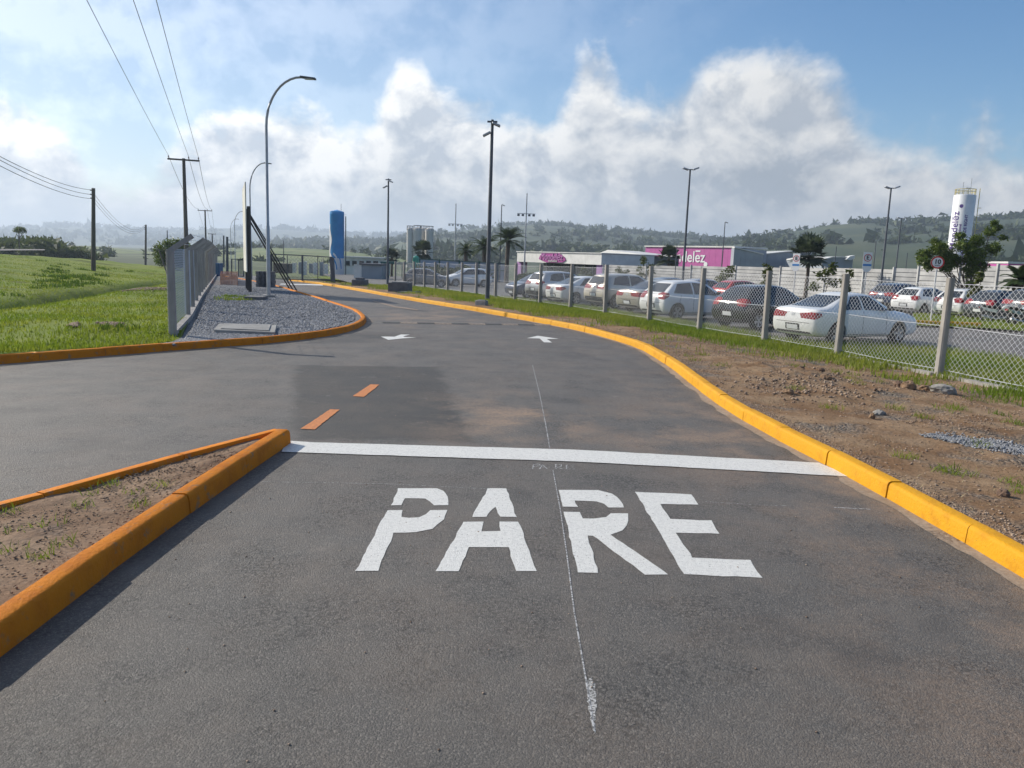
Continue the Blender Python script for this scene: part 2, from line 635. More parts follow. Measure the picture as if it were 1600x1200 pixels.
M_BLADE = leaf_material('grass_blade', (0.145, 0.215, 0.025), (0.265, 0.285, 0.062), 0.3, 0.42, c3=(0.09, 0.14, 0.02))
M_YEL = material('kerb_paint', (0.62, 0.305, 0.008), (0.52, 0.235, 0.008), 6, 0.6, bump=0.5, bscale=38, lo=0.45, hi=0.75,
                 c3=(0.26, 0.16, 0.05), scale3=55, lo3=0.665, hi3=0.70, spec=0.2)
M_ORK = material('kerb_paint_dusty', (0.66, 0.215, 0.012), (0.55, 0.165, 0.012), 5, 0.75, bump=0.5, bscale=38, lo=0.4, hi=0.7,
                 c3=(0.33, 0.19, 0.10), scale3=9, lo3=0.56, hi3=0.72, spec=0.15)
M_MORTAR = material('kerb_joint', (0.30, 0.17, 0.05), (0.22, 0.13, 0.05), 14, 0.9)
M_WHITE = material('road_paint_white', (0.72, 0.715, 0.68), (0.63, 0.625, 0.595), 30, 0.6, bump=0.5, bscale=110, lo=0.4, hi=0.65,
                   c3=(0.22, 0.215, 0.21), scale3=70, lo3=0.60, hi3=0.70)
M_ORANGE = material('road_paint_orange', (0.62, 0.22, 0.05), (0.50, 0.17, 0.045), 24, 0.65, bump=0.5, bscale=100,
                    c3=(0.14, 0.10, 0.08), scale3=30, lo3=0.6, hi3=0.72)
M_CHALK = material('chalk', (0.50, 0.50, 0.50), (0.14, 0.14, 0.14), 45, 0.9, lo=0.40, hi=0.58)
M_SMEAR = material('chalk_smear', (0.09, 0.088, 0.085), (0.48, 0.48, 0.47), 70, 0.95, lo=0.38, hi=0.62)
M_CONC = material('concrete', (0.33, 0.325, 0.31), (0.25, 0.245, 0.235), 3, 0.9, bump=0.35, bscale=40)
M_CONCD = material('concrete_dark', (0.17, 0.17, 0.175), (0.12, 0.12, 0.125), 3, 0.92, bump=0.4, bscale=30)
M_GUTTER = soil('gutter_dust', (0.30, 0.235, 0.175), (0.36, 0.30, 0.245), (0.33, 0.27, 0.22), 0.3, 2.5, 0.5)

# ---- outline tables (x along y), measured on the ground
R_PTS = [(3.55, -9), (3.52, 2), (3.47, 5.0), (3.41, 6.3), (3.31, 7.62), (3.10, 9.54), (3.02, 11.4), (3.05, 13.19), (3.09, 15),
         (3.06, 16.9), (2.88, 19.14), (1.83, 22.94), (-0.08, 26.86), (-2.76, 32.2), (-5.0, 37.0), (-9.65, 47.6), (-14.0, 57.0), (-19, 66)]
L_PTS = [(-26, -2), (-21, 2.2), (-16, 6.2), (-12, 9.6), (-9.6, 11.55), (-8.4, 12.65), (-7.87, 13.55), (-7.16, 14.4), (-6.45, 15.5), (-5.5, 16.65),
         (-4.62, 18.42), (-4.24, 20.2), (-4.28, 22.4), (-4.68, 24.43), (-5.5, 26.99), (-6.84, 29.95), (-8.27, 33.5), (-11.0, 39.8),
         (-15.2, 49.5), (-20.5, 60), (-27, 72)]
xR = interp([(y, x) for x, y in R_PTS])
xL = interp([(y, x) for x, y in L_PTS])
xF = lambda y: -7.23 - 0.366 * (y - 16.8)          # left chain-link fence
FR_POSTS = [G(px, py, -0.05) for px, py in ((1466, 588), (1308, 556), (1194, 535), (1092, 518), (1014, 503), (945, 492), (891, 483),
            (843, 475.5), (804, 470), (774, 465.5), (744, 461.5), (721, 458), (699, 455.2), (680, 452.8), (663, 450.6), (647, 448.6), (631, 446.6), (617, 444.8))]
_d = FR_POSTS[0] - FR_POSTS[1]
FR_POSTS = [FR_POSTS[0] + _d * k for k in (3, 2, 1)] + FR_POSTS
xFR = interp([(-12, 15.8)] + [(p.y, p.x) for p in FR_POSTS] + [(90, -24)])
KW = 0.15

# ---- far ground
ysg = [-250, -60, 0, 30, 60, 100, 165, 300, 600, 1000, 1800, 3000, 4800]
rowmesh('ground', ysg, lambda y: -4400, lambda y: 4400, 40, lambda x, y: base(y) - 0.38, M_FAR)

# ---- road
rowmesh('road', frange(-9, 30, 1.5) + frange(31.5, 66, 1.5), lambda y: min(xL(y) - 0.05, -26) if y < -2 else xL(y) - 0.05,
        lambda y: xR(y) + 0.05, 8, lambda x, y: base(y), M_ASPH)
rowmesh('gate_road', frange(66, 140, 3), lambda y: -27 - 0.55 * (y - 66), lambda y: -19 - 0.52 * (y - 66), 4, lambda x, y: base(y) - 0.002, M_PARK)


def ground_poly(name, pts, z, mat, kind='structure', jitter=0.0, sub=0.25, rnd=None):
    rnd = rnd or rng
    P = [Vector((p[0], p[1])) for p in pts]
    out = []
    for i, p in enumerate(P):
        q = P[(i + 1) % len(P)]
        n = max(1, int((q - p).length / sub)) if jitter else 1
        for k in range(n):
            v = p.lerp(q, k / n)
            if jitter:
                v = v + Vector((rnd.uniform(-jitter, jitter), rnd.uniform(-jitter, jitter)))
            out.append(v)
    r = delaunay_2d_cdt(out, [], [list(range(len(out)))], 1, 1e-5)
    vs = [(v.x, v.y, z + base(v.y)) for v in r[0]]
    me = bpy.data.meshes.new(name)
    me.from_pydata(vs, [], [tuple(f) for f in r[2]])
    bm = bmesh.new(); bm.from_mesh(me)
    for f in bm.faces:
        if f.normal.z < 0:
            f.normal_flip()
    bm.to_mesh(me); bm.free()
    o = link_mesh(name, me, None, mat)
    if kind:
        o['kind'] = kind
    return o


# ---- gutters: pale dusty strips of mortar and silt along the kerbs


def strip(name, path, o0, o1, z, mat, kind='structure', wob=0.0, parent=None):
    v, f = [], []
    for i, p in enumerate(path):
        d = (path[min(i + 1, len(path) - 1)] - path[max(i - 1, 0)]).normalized()
        nrm = Vector((-d.y, d.x))
        for o in (o0, o1):
            q = p + nrm * (o + ((fbm(p.x, p.y, 1.3, 17, 5) * wob + rng.uniform(-.012, .012)) if o == o0 else 0))
            v.append((q.x, q.y, base(q.y) + z))
    for i in range(len(path) - 1):
        f.append((2 * i, 2 * i + 1, 2 * i + 3, 2 * i + 2))
    me = np_mesh(name, v, f)
    o = link_mesh(name, me, parent, mat)
    if kind:
        o['kind'] = kind
    return o


pathR = catmull(R_PTS, 0.12)
pathL = catmull(L_PTS, 0.12)
strip('gutter', pathR, 0.13, -0.02, 0.003, M_GUTTER, wob=0.07)
strip('gutter', pathL, -0.17, 0.02, 0.003, M_GUTTER, wob=0.08)

# ---- left: grass field with ditch and mound
DA, DT = Vector((-15.3, 22.6)), Vector((-0.24, 0.97)).normalized()
DN = Vector((-DT.y, DT.x))


def sm(t):
    t = min(1.0, max(0.0, t))
    return t * t * (3 - 2 * t)


def fz(x, y):
    s = (Vector((x, y)) - DA).dot(DN)
    z = 0.11 + 1.1 * sm(s / 19.0) * (1 - sm((y - 75) / 60.0))
    z -= 0.75 * math.exp(-(s / 0.6) ** 2) * (1 - sm((y - 40) / 30)) * 1.0
    z += 0.10 * fbm(x, y, 0.16, 1) * sm((abs(s) + 2) / 6) + 0.025 * fbm(x, y, 0.9, 2)
    if s > 4:
        z += 0.10 * fbm(x, y, 0.35, 5)
    z -= 1.2 * sm((y - 90) / 70.0) + 1.0 * sm((-x - 75) / 50)
    return z + base(y)


def x_field(y):
    return xL(y) - KW + 0.02 if y < 15.2 else (xL(15.2) - KW + (xF(16.8) + 0.08 - xL(15.2) + KW) * (y - 15.2) / 1.6 if y < 16.8 else xF(y) + 0.06)


fv, ff = [], []
fy = frange(-2, 14, 0.6) + frange(14.4, 40, 0.4) + frange(41, 90, 1.2) + frange(93, 180, 6)
NC = 90
for y in fy:
    b_ = x_field(y)
    a_ = -150.0
    for k in range(NC + 1):
        u = k / NC
        x = b_ + (a_ - b_) * (0.16 * u + 0.84 * u ** 3)
        fv.append((x, y, fz(x, y)))
for i in range(len(fy) - 1):
    for k in range(NC):
        ff.append((i * (NC + 1) + k, (i + 1) * (NC + 1) + k, (i + 1) * (NC + 1) + k + 1, i * (NC + 1) + k + 1))
o = link_mesh('grass_field', np_mesh('grass_field', fv, ff, True), None, M_GRASSG)
o['kind'] = 'structure'

# ---- gravel bed between fence and kerb
GY0 = 15.2
rowmesh('gravel_bed', frange(GY0, 40, 0.4) + frange(41, 70, 1.0), lambda y: x_field(y) + (0.0 if y < 16.8 else 0.0), lambda y: xL(y) - KW + 0.03, 14,
        lambda x, y: base(y) + 0.105 + 0.02 * fbm(x, y, 0.8, 3), M_GRAVEL)

# ---- right verge


def vz(x, y):
    a, b = xR(y) + KW, xFR(y)
    t = (x - a) / max(0.1, b - a)
    z = 0.115 * (1 - sm(t)) - 0.05 * sm(t)
    lump = math.exp(-((x - 5.2 - (14.5 - y) * 0.25) / 1.1) ** 2 - ((y - 14.2) / 1.5) ** 2) * 0.09
    e = min(1.0, max(0, t * 6)) * min(1.0, max(0.0, (1.06 - t) * 6))
    return base(y) + z + e * (0.035 * fbm(x, y, 0.7, 8) + 0.022 * fbm(x, y, 3.1, 9) + 0.012 * fbm(x, y, 9.0, 4)) + lump * (0.75 + 0.8 * fbm(x, y, 4.0, 6))


rowmesh('verge', frange(-6, 3, 1) + frange(3.15, 24, 0.11) + frange(24.3, 64, 0.45), lambda y: xR(y) + KW - 0.03, lambda y: xFR(y) + 0.2, 70, vz, M_VERGE)

# ---- lawn behind the right fence, then the car park
rowmesh('lawn', frange(-6, 30, 1.2) + frange(31, 120, 3), lambda y: xFR(y) + 0.15, lambda y: 75, 20, lambda x, y: base(y) - 0.115, M_GRASSG)
PK = [G(px, py, -0.1) for px, py in ((1800, 580), (1600, 563), (1432, 543))] + [Vector((x, y, base(y))) for x, y in (
    (9.6, 22.6), (7.9, 23.0), (7.1, 27.3), (5.1, 30.8), (4.5, 34.4), (3.4, 37.9), (1.6, 41.0), (0.5, 44.0), (-3.0, 49.5), (-7.5, 57), (-13.5, 66))]
xPK = interp(sorted([(p.y, p.x) for p in PK]) + [(120, -30)])
rowmesh('car_park', [p for p in frange(PK[0].y, 120, 0.8)], xPK, lambda y: 78, 12, lambda x, y: base(y) - 0.098, M_PARK)
ISL = [G(px, py, -0.05) for px, py in ((1426, 509), (1532, 513), (1720, 528), (1720, 498), (1426, 491))]
isl_lawn = ground_poly('lawn', [p[:2] for p in ISL], -0.02, M_GRASSG)

# ---- traffic island
I_R = [(-2.47, -7), (-2.45, 0), (-2.44, 3.5), (-2.44, 4.82), (-2.41, 5.91), (-2.36, 6.95), (-2.30, 8.02)]
_il = [G(px, py, 0.15) for px, py in ((0, 780), (140, 742), (280, 705), (415, 670))]
I_L = [(-2.52, 8.06)] + [(p.x, p.y) for p in reversed(_il)] + [(_il[0].x - 1.2, _il[0].y - 2.2), (_il[0].x - 4.6, _il[0].y - 8)]
xI_R = interp([(y, x) for x, y in I_R])
xI_L = interp(sorted([(y, x) for x, y in I_L]))
rowmesh('island_soil', frange(-6, 7.7, 0.12), lambda y: min(xI_L(y) + 0.13, xI_R(y) - 0.14), lambda y: xI_R(y) - 0.13, 26,
        lambda x, y: 0.105 + 0.018 * fbm(x, y, 1.5, 2) + 0.018 * fbm(x, y, 6, 5), M_ISLE)

# ================================================================== KERBS


def kerb(label, pts, side, h=0.15, wdt=KW, length=1.12, name='kerb', mat=None):
    """side = +1: the road lies left of the path; each block is an object"""
    path = catmull(pts, length)
    root = empty(name, (path[0].x, path[0].y, base(path[0].y)), 0, label, 'kerb')
    core = MB()
    nrm = []
    for i, p in enumerate(path):
        d = (path[min(i + 1, len(path) - 1)] - path[max(i - 1, 0)]).normalized()
        nrm.append(Vector((d.y, -d.x)) * side)      # away from the road
    for i in range(len(path) - 1):
        a, b = path[i], path[i + 1]
        na, nb = nrm[i], nrm[i + 1]
        hh = h + rng.uniform(-0.006, 0.006)
        ja, jb = rng.uniform(-0.006, 0.006), rng.uniform(-0.006, 0.006)
        prof = [(0.0, -0.05), (0.012, hh - 0.035), (0.022, hh - 0.012), (0.045, hh), (wdt - 0.012, hh), (wdt, hh - 0.015), (wdt, -0.05)]
        u = (b - a).normalized()
        vs = []
        g = 0.005
        for q, nn, s, jj in ((a + u * g, na, 0, ja), (b - u * g, nb, 1, jb)):
            for o_, z in prof:
                pt = q + nn * (o_ + jj)
                vs.append((pt.x, pt.y, base(pt.y) + z))
        k = len(prof)
        fs = [(j, j + 1, k + j + 1, k + j) for j in range(k - 1)] + [tuple(range(k)), tuple(range(k, 2 * k))]
        MB().add(vs, fs).build('kerb_block', mat or M_YEL, root, smooth=True)
        vs = []
        for q, nn in ((a, na), (b, nb)):
            for o_, z in ((0.016, -0.05), (0.022, h - 0.03), (0.05, h - 0.012), (wdt - 0.02, h - 0.012), (wdt - 0.015, -0.05)):
                pt = q + nn * o_
                vs.append((pt.x, pt.y, base(pt.y) + z))
        core.add(vs, [(j, j + 1, 6 + j, 5 + j) for j in range(4)])
    core.build('mortar', M_MORTAR, root)
    return root


kerb('long yellow kerb curving along the right side of the road', R_PTS, 1, 0.155)
kerb('orange kerb around the gravel bed and along the grass on the left', L_PTS, -1, 0.15, mat=M_ORK)
kerb('thick orange kerb of the near traffic island beside the painted letters', I_R, -1, 0.155, 0.15, 1.15, mat=M_ORK)
kerb('thin orange kerb on the far left side of the traffic island', I_L, -1, 0.15, 0.13, 1.3, mat=M_ORK)
kp = [G(px, py, -0.1) for px, py in ((1424, 509.5), (1462, 511), (1500, 512.5), (1533, 514))]
kerb('short orange kerb of the grass strip inside the car park', [(p.x, p.y) for p in kp], -1, 0.14, 0.15, 1.4)

# ================================================================== ROAD MARKINGS
M_FADED = material('road_paint_faded', (0.30, 0.21, 0.14), (0.16, 0.14, 0.125), 12, 0.8)


def px_sheet(name, pts, z, mat, parent=None, sub=None, off=0.0):
    """flat painted shape on the road"""
    P = [Vector((p.x, p.y)) for p in (G(a, b, off) for a, b in pts)]
    if sub:
        out = []
        for i, p in enumerate(P):
            q = P[(i + 1) % len(P)]
            n = max(1, int((q - p).length / sub))
            for k in range(n):
                v = p.lerp(q, k / n)
                out.append(v + Vector((rng.uniform(-.006, .006), rng.uniform(-.006, .006))))
        P = out
    r = delaunay_2d_cdt(P, [], [list(range(len(P)))], 1, 1e-6)
    o0 = parent.location if parent else Vector((0, 0, 0))
    me = bpy.data.meshes.new(name)
    me.from_pydata([(v.x - o0.x, v.y - o0.y, z + base(v.y) - o0.z) for v in r[0]], [], [tuple(f) for f in r[2]])
    bm = bmesh.new(); bm.from_mesh(me)
    for f in bm.faces:
        if f.normal.z < 0:
            f.normal_flip()
    bm.to_mesh(me); bm.free()
    return link_mesh(name, me, parent, mat)


tag(px_sheet('stop_line', ((446, 689), (492, 692), (900, 703.5), (1280, 724), (1332, 746), (1180, 737), (900, 722), (440, 707)), 0.007, M_WHITE, None, 0.15),
    'white stop line across the lane above the painted word', 'road marking')
C6 = lambda l: [(520 + a / 2.2222, 700 + b / 2.2222) for a, b in l]
pare = empty('painted_word', G(870, 895), 0, 'large white stencilled word PARE painted on the asphalt', 'road marking')
LET = {
    'P': [[(228, 141), (360, 141), (385, 150), (400, 170), (402, 200), (350, 200), (337, 186), (322, 176), (252, 176), (236, 200), (203, 200)],
          [(188, 217), (242, 217), (238, 240), (262, 244), (300, 241), (325, 230), (338, 217), (396, 217), (385, 250), (345, 281), (290, 294), (212, 296), (155, 428), (80, 428)]],
    'A': [[(540, 141), (603, 141), (637, 240), (580, 240), (562, 205), (531, 240), (483, 240)],
          [(455, 257), (526, 257), (515, 290), (584, 290), (577, 257), (645, 257), (708, 428), (635, 428), (610, 345), (475, 345), (435, 428), (358, 428)]],
    'R': [[(785, 147), (920, 147), (972, 160), (1000, 183), (1012, 207), (955, 207), (940, 195), (918, 187), (838, 183), (852, 206), (797, 205)],
          [(803, 223), (860, 224), (866, 245), (905, 247), (948, 241), (966, 227), (1026, 228), (1028, 255), (1008, 287), (965, 303), (1165, 440), (1085, 440), (902, 305), (885, 305), (922, 434), (850, 434)]],
    'E': [[(1050, 153), (1245, 162), (1270, 198), (1138, 195), (1170, 248), (1315, 253), (1340, 298), (1190, 295), (1250, 382), (1450, 390), (1490, 452), (1220, 440)]]}
for ch in 'PARE':
    lt = empty('letter')
    lt.parent = pare
    lt['label'] = 'letter %s of the painted word' % ch
    for poly in LET[ch]:
        s = px_sheet('stencil_piece', C6(poly), 0.003, M_WHITE, pare, 0.08)
        s.parent = lt
C2 = lambda l, ox, oy, k: [(ox + a / k, oy + b / k) for a, b in l]
tag(px_sheet('direction_arrow', C2([(440, 530), (535, 572), (720, 553), (885, 540), (735, 536), (722, 527), (805, 505), (690, 504), (610, 532)], 540, 460, 8), 0.007, M_WHITE),
    'white arrow bending to the left near the gravel corner', 'road marking')
tag(px_sheet('direction_arrow', C2([(665, 390), (800, 360), (1065, 398), (915, 400), (980, 445), (880, 442), (825, 394)], 740, 480, 8), 0.007, M_WHITE),
    'white straight arrow near the right kerb', 'road marking')
tag(px_sheet('centre_dash', ((470, 670.5), (492, 671.5), (531, 640.5), (516, 640)), 0.006, M_ORANGE, None, 0.06), 'orange centre line dash just beyond the island tip', 'road marking')
tag(px_sheet('centre_dash', ((551, 619.5), (569, 620.5), (593, 601.5), (579, 601)), 0.006, M_ORANGE, None, 0.06), 'shorter orange centre line dash farther from the island tip', 'road marking')
tag(px_sheet('centre_dash', ((585, 470), (620, 479), (655, 484), (651, 485.5), (616, 480.5), (581, 470.7)), 0.008, M_FADED, None, 0.2), 'faded orange centre line on the far road beside the gravel corner', 'road marking')


def line_on_road(pts, wid, z, label, mat=M_CHALK, name='chalk_line'):
    P = [G(a, b) for a, b in pts]
    mb = MB()
    for i in range(len(P) - 1):
        a, b = P[i], P[i + 1]
        d = (b - a).normalized()
        n = Vector((-d.y, d.x, 0)) * wid / 2
        up = Vector((0, 0, z))
        mb.add([a - n + up, a + n + up, b + n + up, b - n + up], [(0, 1, 2, 3)])
    o = mb.build(name, mat)
    return tag(o, label, 'road marking')


line_on_road([(928, 1143), (915, 1060), (897, 955), (885, 862), (876, 800), (864, 735)], 0.009, 0.0028, 'long thin white chalk line running through the word to its lower end')
line_on_road([(862, 718), (852, 660), (843, 615), (832, 570)], 0.010, 0.002, 'thin white chalk line on the asphalt beyond the stop line')
line_on_road([(410, 753), (600, 756), (800, 766)], 0.006, 0.002, 'faint chalk line along the top of the painted word')
line_on_road([(1102, 784), (1180, 789), (1240, 791)], 0.006, 0.002, 'faint chalk line right of the letter E')
line_on_road([(1302, 793), (1360, 796)], 0.014, 0.002, 'short chalk dash near the yellow kerb')
tag(px_sheet('chalk_smear', ((918, 1062), (926, 1058), (932, 1090), (931, 1120), (929, 1146), (922, 1118), (917, 1085)), 0.0012, M_SMEAR, None, 0.02),
    'rubbed white chalk smear near the bottom of the road', 'road marking')
# hand-chalked small word between stop line and letters
hw = empty('chalk_writing', G(860, 729), 0, 'small hand chalked word under the stop line', 'road marking')
hand = {'P': [[(832, 733), (834, 726), (842, 725), (844, 727.5), (834, 729.5)]], 'A': [[(843, 733), (848, 726.5), (855, 733)], [(846, 730), (852, 730)]],
        'R': [[(869, 733), (868, 726), (877, 726), (877, 729), (869, 730), (880, 733)]], 'E': [[(897, 727), (885, 727), (885, 733), (898, 733)], [(885, 730), (896, 730)]]}
for ch, strokes in hand.items():
    mb = MB()
    for st in strokes:
        P = [G(a, b) for a, b in st]
        for a, b in zip(P, P[1:]):
            d = (b - a).normalized()
            n = Vector((-d.y, d.x, 0)) * 0.006
            mb.add([p + Vector((0, 0, 0.002)) for p in (a - n, a + n, b + n, b - n)], [(0, 1, 2, 3)])
    mb.build('letter', M_CHALK, hw)

# worn rumble strip: a row of low pads
rb = empty('rumble_strip', G(700, 505), 0, 'worn low speed strip of alternating pads across the road', 'speed bump')
M_PADA = material('pad_worn', (0.34, 0.27, 0.21), (0.15, 0.125, 0.11), 14, 0.85, bump=0.4)
M_PADB = material('pad_dark', (0.06, 0.06, 0.06), (0.09, 0.09, 0.09), 9, 0.8)
A, B = G(598, 504.5), G(860, 508.5)
nn = 10
for i in range(nn):
    a, b = A.lerp(B, i / nn), A.lerp(B, (i + 0.96) / nn)
    mb = MB()
    d = (b - a).normalized()
    n = Vector((-d.y, d.x, 0))
    for (w0, w1, z0, z1) in ((0.17, 0.08, 0.0, 0.028),):
        vs = [a - n * w0, b - n * w0, b + n * w0, a + n * w0, a - n * w1, b - n * w1, b + n * w1, a + n * w1]
        vs = [v + Vector((0, 0, 0.002 if j < 4 else z1)) for j, v in enumerate(vs)]
        mb.add(vs, [(4, 5, 6, 7), (0, 1, 5, 4), (1, 2, 6, 5), (2, 3, 7, 6), (3, 0, 4, 7)])
    mb.build('pad', M_PADA if i % 2 else M_PADB, rb)

# ================================================================== HILLS AND FAR TREES
M_HILL = material('hill_cover', (0.030, 0.050, 0.018), (0.088, 0.098, 0.036), 0.009, 0.95, lo=0.45, hi=0.72, c3=(0.03, 0.05, 0.016), scale3=0.02, lo3=0.46, hi3=0.58, detail=6)
M_HILLF = material('hill_wood', (0.035, 0.055, 0.02), (0.07, 0.09, 0.03), 0.006, 0.95, detail=6)
M_PASTURE = material('pasture', (0.105, 0.15, 0.04), (0.16, 0.185, 0.065), 0.03, 0.95, c3=(0.05, 0.08, 0.025), scale3=0.05, lo3=0.54, hi3=0.62)
M_FARLEAF = leaf_material('far_foliage', (0.042, 0.068, 0.022), (0.07, 0.095, 0.032), 0.05, 0.2)
TREES = {}


def blob_trees(lst, per=26, ts=1.0):
    """lst of (x,y,z,radius,height) -> loose leaf-clump triangles"""
    V = []
    for x, y, z, r, h in lst:
        n = per
        u = nrg.normal(size=(n, 3))
        u /= np.linalg.norm(u, axis=1)[:, None]
        rr = nrg.uniform(0.35, 1.0, (n, 1)) ** 0.5
        c = u * rr * np.array([r, r, h * 0.42]) + np.array([x, y, z + h * 0.55])
        s = ts * r * nrg.uniform(0.3, 0.62, (n, 1))
        for k in range(3):
            V.append(c + nrg.normal(size=(n, 3)) * s)
    out = []
    for i in range(0, len(V), 3):
        out.append(np.stack(V[i:i + 3], 1).reshape(-1, 3))
    v = np.concatenate(out)
    return v, np.arange(len(v)).reshape(-1, 3)


def hill(name, ridge, dist, near, mat, foot=-2.6, amp=0.06, trees=0, tr=(3, 6), wood=0.5, ridge_trees=0, seed=1, step=8):
    ry = interp(ridge)
    dd = dist if callable(dist) else (lambda p: dist)
    pxs = frange(ridge[0][0], ridge[-1][0], step)
    ts = frange(0, 1, 1 / 16) + [1.12, 1.3]
    v, f = [], []

    def pt(px, t):
        D = dd(px)
        R = DP(px, ry(px), D)
        y = D * (near + (1 - near) * t)
        x = R.x * y / D
        s = sm(t) * 0.55 + t * 0.45 if t <= 1 else 1 - (t - 1) * 1.2
        z = foot + (R.z - foot) * s
        hh = (R.z - foot)
        z += hh * amp * fbm(x, y, 6.0 / D, seed, 5) * (1 if t < 1 else 1) * min(1, 4 * t) + hh * 0.25 * amp * fbm(x, y, 30.0 / D, seed + 3, 4) * min(1, 4 * t)
        return x, y, z
    for px in pxs:
        for t in ts:
            v.append(pt(px, t))
    m = len(ts)
    for i in range(len(pxs) - 1):
        for k in range(m - 1):
            f.append((i * m + k, (i + 1) * m + k, (i + 1) * m + k + 1, i * m + k + 1))
    o = link_mesh(name, np_mesh(name, v, f, True), None, mat)
    o['kind'] = 'structure'
    lst = []
    a, b = ridge[0][0], ridge[-1][0]
    tries = 0
    while len(lst) < trees and tries < trees * 12:
        tries += 1
        px, t = rng.uniform(a, b), rng.uniform(0.05, 1.0)
        x, y, z = pt(px, t)
        if fbm(x, y, 9.0 / dd(px), seed + 7, 3) + rng.uniform(-0.15, 0.15) > wood:
            r = rng.uniform(*tr)
            lst.append((x, y, z - 0.4 * r, r, r * rng.uniform(1.2, 1.7)))
    for _ in range(ridge_trees):
        px = rng.uniform(a, b)
        if fbm(px * 0.02, 0, 1.0, seed, 3) + rng.uniform(-0.4, 0.4) < -0.05:
            continue
        x, y, z = pt(px, rng.uniform(0.93, 1.0))
        r = rng.uniform(*tr)
        lst.append((x, y, z - 0.5 * r, r, r * rng.uniform(1.2, 2.0)))
    if lst:
        tv, tf = blob_trees(lst)
        t = link_mesh('hillside_trees', np_mesh('hillside_trees', tv, tf), None, M_FARLEAF)
        tag(t, None, None, None, 'stuff')
    return o


hill('hill', [(-400, 352), (-200, 356), (0, 360), (40, 357), (90, 354), (130, 354), (180, 357), (230, 362), (260, 364), (300, 360), (340, 357), (400, 357),
              (450, 358), (480, 362), (520, 364), (560, 367), (620, 368), (680, 367), (760, 374), (900, 392), (1000, 405)], 4100, 0.55, M_HILLF,
     ridge_trees=520, tr=(9, 17), trees=500, wood=-0.1, seed=2, amp=0.04)
hill('hill', [(360, 392), (400, 386), (430, 381), (480, 378.5), (540, 377), (600, 379), (660, 381), (720, 384), (820, 392), (960, 404)], 1700, 0.6, M_HILLF,
     ridge_trees=260, tr=(4, 8), trees=900, wood=-0.3, seed=4, amp=0.05)
hill('hill', [(590, 386), (640, 366), (700, 362), (760, 356), (830, 350.5), (900, 356), (1000, 365), (1060, 370), (1110, 375), (1160, 375), (1230, 372),
              (1330, 380), (1500, 400)], lambda p: 1900 - 0.4 * (p - 600), 0.22, M_HILL, ridge_trees=200, tr=(3.5, 6.5), trees=800, wood=0.02, seed=5, amp=0.06)
hill('hill', [(1010, 408), (1100, 384), (1160, 374.5), (1200, 370), (1260, 362), (1300, 354), (1360, 351), (1400, 353), (1440, 348), (1500, 346), (1560, 343),
              (1600, 340), (1700, 334), (1850, 342), (2050, 372)], lambda p: 1150 - 0.28 * (p - 1100), 0.25, M_HILL, ridge_trees=330, tr=(3, 5.5), trees=800, wood=0.12, seed=6, amp=0.06)
hill('hill', [(-350, 384), (-200, 380), (-60, 382), (60, 389), (100, 384), (140, 383), (190, 388), (230, 393), (300, 392), (360, 386.5), (420, 386), (480, 388),
              (520, 391), (600, 399), (680, 404)], 520, 0.45, M_PASTURE, foot=-5.5, ridge_trees=24, tr=(1.3, 2.6), trees=240, wood=0.10, seed=8, amp=0.10)

# ---- woodland along the far road on the left
lst = []
for _ in range(150):
    px = rng.uniform(-220, 128)
    D = rng.uniform(150, 260)
    topy = 372 + 0.06 * max(0, px - 40) + rng.uniform(-4, 10) + (12 if px > 90 else 0)
    P = DP(px, topy, D)
    r = rng.uniform(2.2, 4.5)
    zb = -1.8 + base(150)
    lst.append((P.x, P.y, zb, r, max(2.0, P.z - zb)))
tv, tf = blob_trees(lst, 420, 0.30)
M_WOOD = leaf_material('woodland_leaf_hazed', (0.075, 0.105, 0.045), (0.11, 0.135, 0.06), 0.12, 0.25, c3=(0.05, 0.07, 0.035))  # leaf colour lightened to stand in for backlit haze over the belt
woods = link_mesh('woodland', np_mesh('woodland', tv, tf), None, M_WOOD)
tag(woods, 'hazy belt of low woodland beyond the grass field on the left', 'woodland', None, 'stuff')
# far road with its pale edge
MB().add([DP(-150, 388, 118), DP(70, 389.3, 128), DP(70, 391, 127), DP(-150, 392.5, 117)], [(0, 1, 2, 3)]).add(
    [DP(-150, 388, 118), DP(70, 389.3, 128), DP(70, 389.3, 131), DP(-150, 388, 121)], [(0, 1, 2, 3)]).build('far_road', M_PARK)['kind'] = 'structure'

# ---- haze: one closed box of pale air round everything
hzb = MB().box((0, 2275, 66), (9000, 5150, 150))
mh = bpy.data.materials.new('haze')
mh.use_nodes = True
mh.node_tree.nodes.clear()
Nh = NT(mh.node_tree)
pv = Nh.n('ShaderNodeVolumePrincipled')
pv.inputs['Color'].default_value = (0.70, 0.83, 1.0, 1)
pv.inputs['Density'].default_value = 0.00033
pv.inputs['Anisotropy'].default_value = 0.25
oh = Nh.n('ShaderNodeOutputMaterial')
Nh.t.links.new(pv.outputs[0], oh.inputs['Volume'])
haze = hzb.build('haze', mh)
haze['kind'] = 'stuff'

# ================================================================== FENCES
M_GALV = material('galvanised_wire', (0.62, 0.63, 0.65), None, rough=0.45, metal=0.4)
M_POST = material('fence_post_concrete', (0.36, 0.34, 0.31), (0.27, 0.255, 0.235), 4, 0.92, bump=0.4, bscale=30, stretch=(1, 1, 0.3))
M_POSTD = material('old_post_concrete', (0.38, 0.36, 0.345), (0.27, 0.255, 0.245), 3, 0.95, bump=0.5, bscale=25, stretch=(1, 1, 0.3))


